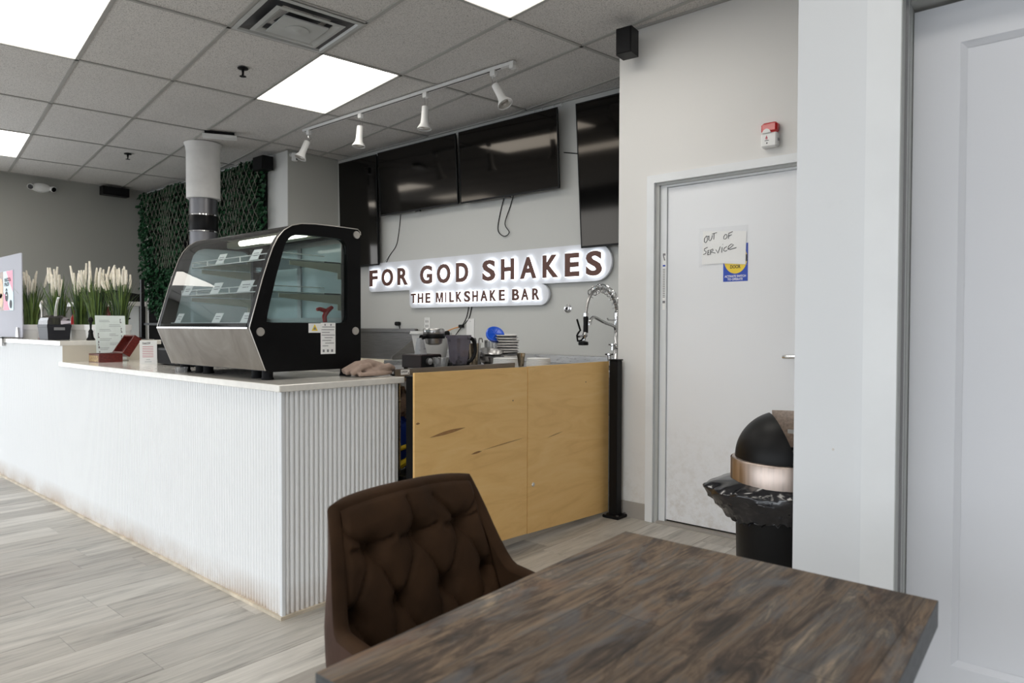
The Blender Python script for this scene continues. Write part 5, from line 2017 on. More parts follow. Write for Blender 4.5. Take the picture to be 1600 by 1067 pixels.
obj('collar', mb, 'chrome', h)
mb = MB()
mb.lathe([(0.018, 0), (0.022, 0.02), (0.012, 0.035), (0.010, 0.06)], (FX, 3.975, 1.155), 14, (0, -0.25, -1))
mb.tube([(FX, 3.975, 1.135), (FX, 3.93, 1.135), (FX, 3.90, 1.128)], 0.009, 8)
obj('valve', mb, 'chrome', h)
mb = MB()
mb.lathe([(0.010, 0), (0.034, 0.006), (0.036, 0.026), (0.030, 0.03), (0, 0.03)], (FX, 3.955, 1.098), 18, (0, 0, -1))
obj('spray_face', mb, 'black', h)
mb = MB()
mb.tube([(FX, 3.878, 1.247), (FX, 3.905, 1.195), (FX, 3.918, 1.172), (FX, 3.892, 1.152), (FX, 3.878, 1.136), (FX, 3.888, 1.098), (FX, 3.93, 1.102), (FX, 3.955, 1.120)], 0.0065, 8)
obj('trigger', mb, 'black', h)
mb = MB()
mb.tube(smooth([(FX, 4.385, 1.10), (FX, 4.365, 1.185), (FX, 4.33, 1.205), (FX, 4.223, 1.226), (FX, 4.10, 1.262), (FX, 4.06, 1.258), (FX, 4.035, 1.232), (FX, 4.032, 1.208)], 5), 0.012, 10)
obj('swing_spout', mb, 'chrome', t)
mb = MB()
mb.tube([(FX, 4.38, 1.245), (FX, 4.27, 1.247), (FX, 4.255, 1.257)], 0.0055, 8)
obj('hose_hook', mb, 'chrome', t)
for (y, z, nm) in ((4.285, 0.985, 0), (4.33, 1.055, 1)):
    mb = MB()
    mb.lathe([(0.015, 0.90 if nm == 0 else z - 0.03), (0.013, z)], (FX, y, 0), 12)
    mb.lathe([(0.014, z), (0.016, z + 0.008), (0.006, z + 0.02), (0, z + 0.02)], (FX, y, 0), 12)
    for a in range(4):
        mb.tube([(FX, y, z + 0.010), (FX + 0.03 * math.cos(a * PI / 2 + 0.4), y + 0.03 * math.sin(a * PI / 2 + 0.4), z + 0.012)], [0.005, 0.007], 6)
    obj('cross_handle', mb, 'chrome', t)
mb = MB()
mb.box(FX - 0.03, FX + 0.03, 4.27, 4.40, 0.90, 0.918, 0.003)
obj('base_plate', mb, 'chrome', t)

# ------------------------------------------------------------------ work bench behind the plywood
t = thing('work_bench', (-2.9, 2.9, 0), 'dark steel bench behind the plywood sheets, crowded with kitchen gear', 'bench')
mb = MB()
mb.box(-3.40, -2.60, 2.16, 3.74, 0.925, 0.950)
obj('top', mb, 'steel_dark', t)
mb = MB()
mb.box(-2.612, -2.600, 2.16, 3.05, 0.950, 0.986)
obj('raised_edge', mb, 'steel_dark', t)
for x in (-3.35, -2.66):
    for y in (2.22, 3.68):
        mb = MB()
        mb.cyl((x, y, 0), (x, y, 0.925), 0.02, seg=12)
        obj('leg', mb, 'steel', t)
mb = MB()
mb.box(-2.5998, -2.599, 2.195, 2.250, 0.958, 0.982)
lb = obj('bench_label', mb, 'paper', t)
mb = MB()
scribble(mb, lambda u, v, d: (d, u, v), 2.200, 2.238, 0.968, 0.976, 5, -2.599, -2.5986, 3)
mb.box(-2.599, -2.5986, 2.241, 2.246, 0.961, 0.967)
obj('print', mb, 'ink', lb)
BZ = 0.950
# white tub
t = thing('tub', (-3.28, 3.02, BZ), 'white tapered plastic tub behind the round steel grill', 'tub')
mb = MB()
mb.lathe([(0, 0), (0.085, 0), (0.088, 0.004), (0.125, 0.205), (0.130, 0.207), (0.130, 0.215), (0.122, 0.215), (0.086, 0.012), (0, 0.012)], (-3.26, 3.00, BZ), 28, cap=False)
obj('body', mb, 'white', t)
mb = MB()
mb.lathe([(0.131, 0.195), (0.134, 0.197), (0.134, 0.204), (0.131, 0.206)], (-3.26, 3.00, BZ), 28)
obj('rim', mb, 'white', t)
# flip grill / waffle maker
t = thing('waffle_maker', (-2.95, 2.72, BZ), 'round steel flip grill on a dark base with two knobs', 'waffle maker')
gx, gy = -2.92, 2.68
mb = MB()
mb.box(gx - 0.10, gx + 0.06, gy - 0.125, gy + 0.035, BZ + 0.012, BZ + 0.088, 0.005)
M['dark_brown'] = mat('dark_brown', (0.018, 0.007, 0.006), 0.35, var=0.3)
b_ = obj('base', mb, 'dark_brown', t)
mb = MB()
mb.box(gx + 0.06, gx + 0.064, gy - 0.118, gy + 0.028, BZ + 0.018, BZ + 0.082)
obj('control_face', mb, 'black', b_)
for y in (gy - 0.07, gy - 0.02):
    mb = MB()
    mb.lathe([(0.02, 0), (0.018, 0.015), (0, 0.016)], (gx + 0.064, y, BZ + 0.05), 14, (1, 0, 0))
    obj('knob', mb, 'steel', b_)
mb = MB()
for y in (gy - 0.11, gy + 0.02):
    for x in (gx - 0.08, gx + 0.045):
        mb.cyl((x, y, BZ), (x, y, BZ + 0.014), 0.012, seg=10)
obj('foot', mb, 'black_matte', t)
mb = MB()
mb.add([(gx - 0.02, gy - 0.10, BZ + 0.088), (gx + 0.03, gy - 0.10, BZ + 0.088), (gx + 0.03, gy - 0.05, BZ + 0.088), (gx - 0.02, gy - 0.05, BZ + 0.088),
        (gx - 0.01, gy - 0.09, BZ + 0.18), (gx + 0.015, gy - 0.09, BZ + 0.18), (gx + 0.015, gy - 0.065, BZ + 0.18), (gx - 0.01, gy - 0.065, BZ + 0.18)],
       [(0, 3, 2, 1), (4, 5, 6, 7), (0, 1, 5, 4), (1, 2, 6, 5), (2, 3, 7, 6), (3, 0, 4, 7)])
obj('arm', mb, 'steel', t)
mb = MB()
mb.lathe([(0.0, 0.138), (0.030, 0.139), (0.046, 0.148), (0.052, 0.178)], (gx, gy + 0.03, BZ), 28, cap=False)
obj('lower_plate', mb, 'steel', t)
mb = MB()
mb.lathe([(0.062, 0.176), (0.064, 0.180), (0.064, 0.196), (0.062, 0.200)], (gx, gy + 0.03, BZ), 28)
mb.tube([(gx, gy - 0.03, BZ + 0.186), (gx + 0.01, gy - 0.075, BZ + 0.182)], [0.010, 0.015], 10)
mb.tube([(gx, gy + 0.085, BZ + 0.200), (gx, gy + 0.14, BZ + 0.203)], [0.012, 0.018], 10)
obj('hinge_ring', mb, 'black', t)
mb = MB()
mb.lathe([(0.060, 0.200), (0.062, 0.203), (0.062, 0.226), (0.057, 0.233), (0.0, 0.235)], (gx, gy + 0.03, BZ), 28, cap=False)
obj('upper_plate', mb, 'steel', t)
mb = MB()
mb.lathe([(0.008, 0), (0.008, 0.006), (0, 0.007)], (gx + 0.045, gy - 0.012, BZ + 0.215), 12, (0.8, -0.6, 0))
obj('rivet', mb, 'chrome', t)
# glass bowl
mb = MB()
mb.lathe([(0.0, 0.0), (0.022, 0.0), (0.026, 0.005), (0.036, 0.03), (0.045, 0.075), (0.047, 0.077), (0.043, 0.077), (0.032, 0.03), (0.0, 0.008)], (-2.72, 2.575, BZ), 22, cap=False)
obj('glass_bowl', mb, 'clear', label='small clear bowl standing left of the blender jug', cat='bowl')
mb = MB()
mb.lathe([(0.014, 0.0), (0.015, 0.003), (0.014, 0.045), (0.010, 0.05), (0, 0.05)], (-2.70, 2.625, BZ), 14)
obj('shaker_top', mb, 'black', label='little black capped pot in front of the blender jug', cat='jar')
# blender jug
t = thing('blender_jug', (-2.83, 2.82, BZ), 'smoky clear blender jug with a black handle', 'blender')
jx, jy = -2.80, 2.79
mb = MB()
sqr = lambda h, ch=0.72: [(h, h * ch), (h * ch, h), (-h * ch, h), (-h, h * ch), (-h, -h * ch), (-h * ch, -h), (h * ch, -h), (h, -h * ch)]
lv = [(0.038, 0.03), (0.042, 0.05), (0.053, 0.170), (0.056, 0.190), (0.057, 0.196)]
v = [(jx + a, jy + b, BZ + z) for h_, z in lv for a, b in sqr(h_)]
f = []
for r_ in range(len(lv) - 1):
    for i in range(8):
        j = (i + 1) % 8
        f.append((8 * r_ + i, 8 * r_ + j, 8 * r_ + 8 + j, 8 * r_ + 8 + i))
mb.add(v, f)
obj('jug', mb, 'smoke', t)
mb = MB()
mb.lathe([(0.044, 0.0), (0.046, 0.004), (0.042, 0.03), (0.02, 0.032), (0.018, 0.05), (0.006, 0.055), (0.006, 0.075), (0, 0.075)], (jx, jy, BZ), 20)
obj('collar', mb, 'black', t)
mb = MB()
mb.prism(sqr(0.0595), lambda a, b, d: (jx + a, jy + b, d), BZ + 0.178, BZ + 0.196)
obj('rim', mb, 'smoke', t)
mb = MB()
hd = Vector((0.35, 0.94, 0)).normalized()
hp = [Vector((jx, jy, BZ)) + hd * a + Vector((0, 0, b)) for a, b in ((0.056, 0.178), (0.082, 0.174), (0.100, 0.152), (0.105, 0.110), (0.096, 0.075), (0.070, 0.045), (0.045, 0.042))]
mb.tube(smooth(hp, 4), 0.0115, 8)
obj('handle', mb, 'black', t)
# blender base behind
t = thing('blender_motor', (-3.08, 3.12, BZ), 'black blender motor unit behind the blender jug', 'blender')
mb = MB()
mb.lathe([(0.085, 0.006), (0.088, 0.01), (0.075, 0.12), (0.055, 0.14), (0.05, 0.19), (0, 0.19)], (-3.12, 3.14, BZ), 8)
obj('body', mb, 'black', t)
mb = MB()
for a in range(4):
    mb.cyl((-3.12 + 0.05 * math.cos(a * PI / 2), 3.14 + 0.05 * math.sin(a * PI / 2), BZ), (-3.12 + 0.05 * math.cos(a * PI / 2), 3.14 + 0.05 * math.sin(a * PI / 2), BZ + 0.008), 0.012, seg=8)
obj('foot', mb, 'black_matte', t)
# tall steel mixing cup and tongs hooked on it
M['warm_steel'] = brushed('warm_steel', (0.50, 0.42, 0.31), 0.22, (1, 1, 40), 0.25)
mb = MB()
mx_, my_ = -2.85, 2.965
mb.lathe([(0.0, 0.0), (0.022, 0), (0.024, 0.004), (0.030, 0.142), (0.032, 0.145), (0.029, 0.145), (0.022, 0.01), (0, 0.01)], (mx_, my_, BZ), 22, cap=False)
obj('mixing_cup', mb, 'warm_steel', label='tall narrow steel mixing cup, right of the blender jug', cat='cup')
for dx_, lab in ((0.0, 'left hooked scoop handle in the tall mixing cup'), (0.034, 'right hooked scoop handle beside the tall mixing cup')):
    mb = MB()
    q = Vector((mx_ - 0.004 + dx_ * 0.5, my_ - 0.006 + dx_ * 1.1, BZ))
    mb.tube(smooth([q + Vector((0, 0, 0.02)), q + Vector((0, 0, 0.16)), q + Vector((0.004, 0.008, 0.172)), q + Vector((0.006, 0.020, 0.172)), q + Vector((0.006, 0.026, 0.150))], 4), 0.0035, 6)
    obj('scoop', mb, 'steel_dark', label=lab, cat='scoop')
# nested bowls / pans at the back of the bench
for k, (x, y, r_, z, tilt, lab) in enumerate(((-3.02, 3.30, 0.085, 0.0, 0.0, 'lowest wide steel bowl right of the tall mixing cup'), (-3.02, 3.30, 0.074, 0.035, 0.25, 'tilted steel bowl nested in the wide one'), (-2.88, 3.20, 0.052, 0.0, 0.0, 'small dark steel bowl in front of the nested bowls'))):
    ax = Vector((tilt, -tilt * 0.5, 1)).normalized()
    mb = MB()
    mb.lathe([(0.0, 0), (r_ * 0.5, 0.002), (r_ * 0.85, 0.025), (r_, 0.055), (r_ * 1.06, 0.056), (r_ * 0.97, 0.053), (r_ * 0.8, 0.025), (r_ * 0.45, 0.006), (0, 0.005)], (x, y, BZ + z), 26, ax, cap=False)
    obj('steel_bowl', mb, 'steel' if k < 2 else 'steel_dark', label=lab, cat='bowl')
mb = MB()
mb.lathe([(0.0, 0), (0.026, 0), (0.027, 0.08), (0.022, 0.085), (0.022, 0.12), (0.024, 0.121), (0.024, 0.14), (0, 0.14)], (-3.12, 3.28, BZ), 16, cap=False)
obj('sauce_bottle', mb, 'white_matte', label='pale squat bottle behind the nested steel bowls', cat='bottle')
# clear tub with blue lid tipped on top
t = thing('clear_canister', (-3.16, 3.52, BZ), 'tall clear canister of straws behind the steel pans', 'canister')
kx, ky = -3.20, 3.53
mb = MB()
mb.lathe([(0.0, 0), (0.06, 0), (0.064, 0.005), (0.066, 0.150), (0.064, 0.152)], (kx, ky, BZ), 24, cap=False)
obj('wall', mb, 'clear', t)
mb = MB()
for k in range(10):
    a = k * 0.63
    mb.tube([(kx + 0.03 * math.cos(a), ky + 0.03 * math.sin(a), BZ + 0.006), (kx + 0.042 * math.cos(a), ky + 0.042 * math.sin(a), BZ + 0.145)], 0.003, 5)
obj('straws', mb, 'white', t)
t = thing('plastic_cover', (kx, ky, BZ + 0.15), 'bright blue round plastic cover leaning on the clear canister', 'cover')
ax = Vector((0.62, -0.42, 0.55)).normalized()
mb = MB()
mb.lathe([(0.060, -0.014), (0.064, -0.010), (0.064, 0.004), (0.056, 0.010), (0.047, 0.005), (0.0, 0.004)], (kx + 0.02, ky - 0.01, BZ + 0.193), 28, ax)
obj('disc', mb, 'bluelid', t)
mb = MB()
ox = ax.orthogonal().normalized()
oy = ax.cross(ox)
for a in range(6):
    d_ = ox * math.cos(a * PI / 3) + oy * math.sin(a * PI / 3)
    c_ = Vector((kx + 0.02, ky - 0.01, BZ + 0.193)) + ax * 0.006
    mb.tube([c_, c_ + d_ * 0.047], 0.0022, 5)
obj('rib', mb, 'bluelid', t)
# stack of oblong steel pans
px_, py_ = -3.10, 3.70


def pan(lab, x, y, z, hx, hy, hgt, rz, grp):
    ux, uy = Vector((math.cos(rz), math.sin(rz), 0)), Vector((-math.sin(rz), math.cos(rz), 0))
    P = lambda a, b, zz: tuple(Vector((x, y, zz)) + ux * a + uy * b)
    mb = MB()
    lv = [(0.80, z), (0.90, z + hgt * 0.85), (1.0, z + hgt * 0.9), (1.0, z + hgt), (0.88, z + hgt), (0.78, z + 0.004)]
    v = [P(hx * k * sx, hy * k * sy, zz) for k, zz in lv for sx, sy in ((-1, -1), (1, -1), (1, 1), (-1, 1))]
    f = [(3, 2, 1, 0), (20, 21, 22, 23)]
    for r_ in range(5):
        for i in range(4):
            j = (i + 1) % 4
            f.append((4 * r_ + i, 4 * r_ + j, 4 * r_ + 4 + j, 4 * r_ + 4 + i))
    mb.add(v, f)
    return obj('steel_pan', mb, 'steel', loc=(x, y, z), label=lab, cat='pan', group=grp)


ords = ['lowest', 'second', 'third', 'fourth', 'fifth', 'sixth', 'seventh', 'eighth']
rr_ = random.Random(2)
for k in range(2):
    pan('%s wide steel pan at the foot of the pan stack' % ('bottom' if k == 0 else 'upper'), -3.10, 3.58, BZ + k * 0.021, 0.098, 0.128, 0.022, 0.72, 'wide steel pans')
for k in range(8):
    pan('%s narrow steel pan%s in the stack beside the blue lid' % (ords[k], '' if k == 0 else ' from below'), -3.11 + rr_.uniform(-0.005, 0.005), 3.565 + rr_.uniform(-0.005, 0.005), BZ + 0.042 + k * 0.0185, 0.078, 0.098, 0.0195, 0.75 + rr_.uniform(-0.05, 0.05), 'narrow steel pans in the stack')
# steel cup between the white stacks
mb = MB()
mb.lathe([(0.0, 0), (0.018, 0), (0.026, 0.078), (0.028, 0.08), (0.025, 0.08), (0.0, 0.006)], (-2.78, 3.32, BZ), 18, cap=False)
obj('steel_cup', mb, 'warm_steel', label='small steel cup between the two stacks of white bowls', cat='cup')
mb = MB()
mb.box(-3.0, -2.965, 3.255, 3.29, BZ, BZ + 0.055, 0.004)
obj('spice_jar', mb, 'black', label='small black jar at the left foot of the pan stack', cat='jar')
# stacks of white bowls behind the plywood
for sx, sy, r_, cnt, side in ((-2.70, 3.08, 0.079, 8, 'left'), (-2.66, 3.345, 0.079, 7, 'right')):
    for k in range(cnt):
        z = BZ + k * 0.0075 if side == 'left' else BZ + k * 0.0075
        mb = MB()
        rk = r_ * (1.0 - 0.012 * k)
        mb.lathe([(rk * 0.96, 0.0), (rk * 1.0, 0.002), (rk * 1.0, 0.005), (rk * 0.95, 0.0072), (0.0, 0.0072)], (sx, sy, z), 30, cap=True)
        nm = 'lowest' if k == 0 else 'topmost' if k == cnt - 1 else ['second', 'third', 'fourth', 'fifth', 'sixth', 'seventh', 'eighth'][k - 1]
        obj('paper_plate', mb, 'white', loc=(sx, sy, z), label='%s white paper plate%s in the %s stack behind the plywood' % (nm, '' if nm in ('lowest', 'topmost') else ' from below', side), cat='plate', group='white plates, %s stack' % side)

# ------------------------------------------------------------------ plywood sheets and black posts
def board(lab, y0, y1, z00, z01, z10, z11, seed):
    t = thing('plywood_sheet', (-2.40, (y0 + y1) / 2, min(z00, z10)), lab, 'plywood')
    mb = MB()
    mb.prism([(y0, z00), (y1, z10), (y1, z11), (y0, z01)], lambda a, b, d: (d, a, b), -2.412, -2.40)
    obj('sheet', mb, 'ply', t)
    return t


pa = board('wider honey plywood sheet, left, its foot behind the brown chair', 2.108, 2.920, 0.090, 0.980, 0.058, 0.974, 1)
pb = board('narrower plywood sheet beside the black post on the right', 2.927, 3.735, 0.056, 0.976, 0.020, 0.977, 2)
M['knot'] = mat('wood_knot', (0.30, 0.15, 0.05), 0.6, var=0.3, vscale=60)
M['streak'] = mat('wood_streak', (0.36, 0.185, 0.065), 0.6, var=0.2, vscale=40, stretch=(1, 1, 8))


def streak(par, y0, y1, z0, z1, th, m='streak'):
    mb = MB()
    n = 14
    top = [(y0 + (y1 - y0) * k / n, z0 + (z1 - z0) * k / n + th * math.sin(PI * k / n)) for k in range(n + 1)]
    bot = [(y0 + (y1 - y0) * k / n, z0 + (z1 - z0) * k / n - th * 0.7 * math.sin(PI * k / n)) for k in range(n - 1, 0, -1)]
    mb.prism(top + bot, lambda a, b, d: (d, a, b), -2.40, -2.3996)
    obj('grain_mark', mb, m, par)


streak(pa, 2.20, 2.44, 0.672, 0.695, 0.010)
streak(pa, 2.48, 2.56, 0.555, 0.562, 0.006, 'knot')
streak(pa, 2.56, 2.90, 0.565, 0.59, 0.003)
streak(pa, 2.115, 2.14, 0.745, 0.745, 0.006, 'knot')
streak(pb, 3.10, 3.25, 0.565, 0.585, 0.0025, 'knot')
mb = MB()
mb.lathe([(0.012, 0), (0.010, 0.003), (0, 0.004)], (-2.40, 2.975, 0.32), 14, (1, 0, 0))
obj('screw', mb, 'knob', pb)
mb = MB()
mb.lathe([(0.004, 0), (0, 0.001)], (-2.40, 3.48, 0.86), 10, (1, 0, 0))
mb.lathe([(0.004, 0), (0, 0.001)], (-2.40, 2.80, 0.80), 10, (1, 0, 0))
obj('nail_hole', mb, 'ink', pb)


def post(lab, x, y, h, r_, base=True, foot=0.055):
    t = thing('fence_post', (x, y, 0), lab, 'post')
    mb = MB()
    mb.box(x - r_, x + r_, y - r_, y + r_, 0.0, h, 0.003)
    obj('shaft', mb, 'black', t)
    mb = MB()
    mb.box(x - r_ - 0.004, x + r_ + 0.004, y - r_ - 0.004, y + r_ + 0.004, h, h + 0.008, 0.002)
    obj('cap', mb, 'black', t)
    if base:
        mb = MB()
        mb.box(x - foot, x + foot, y - foot, y + foot, 0, 0.018, 0.003)
        b2 = obj('base_plate', mb, 'black', t)
        mb = MB()
        for sx_ in (-1, 1):
            for sy_ in (-1, 1):
                mb.lathe([(0.008, 0), (0.008, 0.008)], (x + sx_ * foot * 0.75, y + sy_ * foot * 0.75, 0.018), 6)
        obj('bolt', mb, 'steel_dark', b2)
    return t


post('black square post in the wall corner, right end of the plywood', -2.333, 3.712, 0.985, 0.029, True, 0.058)
post('black square post between the counter and the plywood', -2.445, 2.160, 0.955, 0.036, True, 0.05)
post('slimmer black post set back behind the counter end', -2.62, 2.178, 0.955, 0.014, False)
# bits seen through the slot between counter and post
t = thing('blue_bag', (-2.72, 2.30, 0), 'blue and yellow bag in the slot beside the counter end', 'bag')
mb = MB()
blob(mb, (-2.72, 2.33, 0.60), 0.10, 4, 0.5, 2.5, 18, 12, (0.9, 0.9, 1.3))
obj('sack', mb, 'blue', t)
mb = MB()
mb.tube([(-2.66, 2.24, 0.50), (-2.63, 2.27, 0.53), (-2.62, 2.32, 0.49)], 0.02, 8)
mb.tube([(-2.66, 2.24, 0.585), (-2.63, 2.27, 0.60), (-2.62, 2.32, 0.59)], 0.012, 8)
obj('strap', mb, 'yellow', t)
t = thing('crate', (-2.75, 2.45, 0), 'dark crate under the bench in the slot behind the post', 'crate')
mb = MB()
mb.box(-2.92, -2.58, 2.20, 2.50, 0.0, 0.46, 0.006)
obj('body', mb, 'black_matte', t)
mb = MB()
mb.box(-2.93, -2.57, 2.19, 2.51, 0.44, 0.465, 0.003)
obj('rim', mb, 'black', t)
t = thing('cloth', (-2.70, 2.27, 0.70), 'brown rag hanging in the slot above the blue bag', 'cloth')
mb = MB()
blob(mb, (-2.72, 2.32, 0.80), 0.055, 9, 0.7, 3.0, 18, 12, (0.8, 0.8, 1.3))
obj('rag', mb, 'towel', t)

# ------------------------------------------------------------------ swing top bin in the corridor
bx, by = -1.015, 2.95
t = thing('bin', (bx, by, 0), 'black round bin with a domed swing top, steel band and bin bag', 'bin')
mb = MB()
mb.lathe([(0.0, 0), (0.188, 0), (0.192, 0.006), (0.205, 0.55), (0.0, 0.55)], (bx, by, 0), 40, cap=False)
obj('body', mb, 'black', t)
mb = MB()
mb.lathe([(0.212, 0.545), (0.222, 0.55), (0.222, 0.635), (0.216, 0.645), (0.20, 0.648)], (bx, by, 0), 48)
obj('band', mb, 'copper', t)
mb = MB()
for a0, a1 in ((PI * 0.93, PI * 1.17),):
    n = 10
    v = []
    for k in range(n + 1):
        a = a0 + (a1 - a0) * k / n
        v += [(bx + 0.2235 * math.cos(a), by + 0.2235 * math.sin(a), 0.555), (bx + 0.2235 * math.cos(a), by + 0.2235 * math.sin(a), 0.640)]
    mb.add(v, [(2 * k, 2 * k + 2, 2 * k + 3, 2 * k + 1) for k in range(n)], True)
obj('sticker', mb, 'amber', t)
# dome: half shell open towards the right
mb = MB()


def hood(u, v):
    # meridians run from the left pivot to the right pivot (axis along the view depth)
    a = PI * u                 # 0 front .. PI back, round the axis
    el = v
    ang = math.radians(-2) + el * math.radians(73)      # from the left rim up and over
    ax_ = Vector((-0.487, 0.778, 0)).normalized()                       # pivot axis
    lx = Vector((-0.848, -0.531, 0))                       # towards the covered side
    r_ = 0.206
    s = math.cos(a)
    w_ = math.sin(a)
    d = ax_ * (-s) + (lx * math.cos(ang) + Vector((0, 0, 1)) * math.sin(ang)) * w_
    return (bx + d.x * r_, by + d.y * r_, 0.645 + d.z * r_ * 0.97)


mb.grid(hood, 28, 20)
o_ = obj('hood', mb, 'black', t)
mb = MB()


def flap2(off):
    def fn(u, v):
        a = math.radians(6 + 121 * u)          # curved back half of the top, square topped
        return (bx + (0.195 + off) * math.cos(a), by + (0.195 + off) * math.sin(a), 0.655 + v * 0.168)
    return fn


mb.grid(flap2(0.0), 24, 6)
mb.grid(flap2(0.005), 24, 6)
obj('flap', mb, 'taupe', t)
mb = MB()
mb.lathe([(0.200, 0.646), (0.200, 0.660), (0.185, 0.662), (0.185, 0.646)], (bx, by, 0), 40)
obj('top_ring', mb, 'black', t)
mb = MB()
mb.box(bx - 0.03, bx + 0.03, by + 0.10, by + 0.105, 0.735, 0.752)
obj('tag', mb, 'white', t)
# bag skirt folded over the rim
mb = MB()


def bag(u, v):
    a = 2 * PI * u
    # sags more on the left (towards -X) as in the crumpled fold
    side = 0.5 - 0.5 * math.cos(a - 0.25)
    side = max(0.0, math.cos(a - 3.35))
    p = Vector((math.cos(a) * 2.2, math.sin(a) * 2.2, v * 1.5))
    n1 = noise.noise(Vector((p.x * 1.5, p.y * 1.5, p.z * 1.2 + 1.6 * a)))
    n2 = noise.noise(p * 6.0 + Vector((3, 1, 0)))
    r_ = 0.214 + (0.030 + 0.085 * side ** 2) * (math.sin(min(1, v / 0.32) * PI / 2) if v < 0.32 else 1 - 0.95 * ((v - 0.32) / 0.68) ** 1.1) + 0.026 * n1 * math.sin(PI * v) + 0.014 * abs(n2) * math.sin(PI * v)
    z0, z1 = 0.558 - 0.005 * n1, 0.375 + 0.02 * n2 + 0.035 * (1 - side)
    if v > 0.93:
        r_ = 0.207 + 0.02 * abs(n2)
    zz = z0 + (z1 - z0) * v + 0.022 * n1 * math.sin(PI * v)
    return (bx + r_ * math.cos(a), by + r_ * math.sin(a), zz)


mb.grid(bag, 110, 26)
obj('bin_bag', mb, 'bag', t)

# ------------------------------------------------------------------ dining table, nearest
t = thing('dining_table', (-0.49, 0.91, 0), 'dining table with a weathered grey brown plank patterned top', 'table')
A_, B_, C_ = (-0.783, 1.29), (-0.202, 1.294), (-0.757, 0.50)
D_ = (-0.175, 0.504)
mb = MB()
mb.prism([C_, D_, B_, A_], px, 0.708, 0.750)
obj('top', mb, 'rustic', t)
M['edge_band'] = mat('edge_band', (0.060, 0.064, 0.068), 0.5, var=0.35, vscale=14, stretch=(3, 3, 20))
mb = MB()
for (p, q) in ((A_, B_), (B_, D_), (D_, C_), (C_, A_)):
    d_ = Vector((q[0] - p[0], q[1] - p[1])).normalized()
    n_v = Vector((-d_.y, d_.x))
    o1 = [(p[0] - n_v.x * 0.0, p[1]), (q[0], q[1]), (q[0] + n_v.x * 0.0012, q[1] + n_v.y * 0.0012), (p[0] + n_v.x * 0.0012, p[1] + n_v.y * 0.0012)]
    mb.prism(o1, px, 0.7078, 0.7495)
obj('edge_band', mb, 'edge_band', t)
mb = MB()
mb.lathe([(0.04, 0.02), (0.04, 0.69)], (-0.48, 0.90, 0), 20)
obj('column', mb, 'black', t)
mb = MB()
mb.box(-0.74, -0.22, 0.64, 1.16, 0.0, 0.018, 0.004)
obj('base', mb, 'black', t)
mb = MB()
mb.box(-0.62, -0.34, 0.76, 1.04, 0.69, 0.708)
obj('top_plate', mb, 'black', t)

# ------------------------------------------------------------------ tufted chair
YCc = 0.993
t = thing('tufted_chair', (-1.0, YCc, 0), 'brown suede tub chair with a button tufted back at the table', 'chair')
ZT, ZB = 0.836, 0.44


def lerp(a, b, f):
    return a + (b - a) * f


def prof_z(z, tab):
    for k in range(len(tab) - 1):
        if tab[k][0] >= z >= tab[k + 1][0]:
            f = (tab[k][0] - z) / (tab[k][0] - tab[k + 1][0])
            f = f * f * (3 - 2 * f) if False else f
            return lerp(tab[k][1], tab[k + 1][1], f)
    return tab[-1][1] if z < tab[-1][0] else tab[0][1]


HW = [(0.86, 0.204), (0.80, 0.210), (0.74, 0.219), (0.68, 0.232), (0.62, 0.246), (0.56, 0.252), (0.44, 0.252)]
FWD = 0.36


def ztop(u):
    """height of the shell's edge: high back, low arms"""
    s = abs(u)
    if s < 0.50:
        return 0.838 - 0.012 * (s / 0.50) ** 3
    if s < 0.66:
        f = (s - 0.50) / 0.16
        f = f * f * (3 - 2 * f) * 0.75 + f * 0.25
        return lerp(0.826, 0.620, f)
    return 0.620 - 0.030 * ((s - 0.66) / 0.34)


XB_ = [(0.86, -1.170), (0.44, -1.085)]
BT_ = [(-0.125, 0.742), (0.0, 0.742), (0.128, 0.742), (-0.192, 0.625), (-0.064, 0.622), (0.064, 0.622), (0.192, 0.625), (-0.128, 0.505), (0.0, 0.505), (0.128, 0.505)]
LN = []
for i, a in enumerate(BT_):
    for j, b in enumerate(BT_):
        if j > i and 0.05 < abs(a[1] - b[1]) < 0.15 and abs(a[0] - b[0]) < 0.09:
            LN.append((a, b))
LN.append((BT_[1], (-0.012, 0.822)))
LN.append((BT_[2], (0.06, 0.815)))
for b in BT_[:3]:
    LN.append((b, (b[0] + 0.052, 0.756)))
    LN.append((b, (b[0] - 0.050, 0.748)))
LN += [(BT_[3], (-0.26, 0.63)), (BT_[6], (0.26, 0.63)), (BT_[0], (-0.195, 0.79)), (BT_[2], (0.195, 0.79))]


def segd(p, a, b):
    ax, ay, bx_, by_ = a[0], a[1], b[0], b[1]
    dx_, dy_ = bx_ - ax, by_ - ay
    f = max(0, min(1, ((p[0] - ax) * dx_ + (p[1] - ay) * dy_) / (dx_ * dx_ + dy_ * dy_)))
    return math.hypot(p[0] - ax - f * dx_, p[1] - ay - f * dy_)


def back_base(u, z):
    """u in [-1, 1] across the shell from the left arm front, round the back, to the right arm front"""
    hw = prof_z(z, HW)
    s = abs(u)
    k = 0.50
    if s < k:
        yy = hw * 0.93 * (s / k)
        xx = 0.012 * (s / k) ** 3
    else:
        f = (s - k) / (1 - k)
        yy = hw * (0.93 + 0.07 * math.sin(min(1, f * 2.2) * PI / 2))
        xx = 0.012 + (FWD - 0.012) * (0.25 * f + 0.75 * f * f)
    return xx, (yy if u > 0 else -yy)


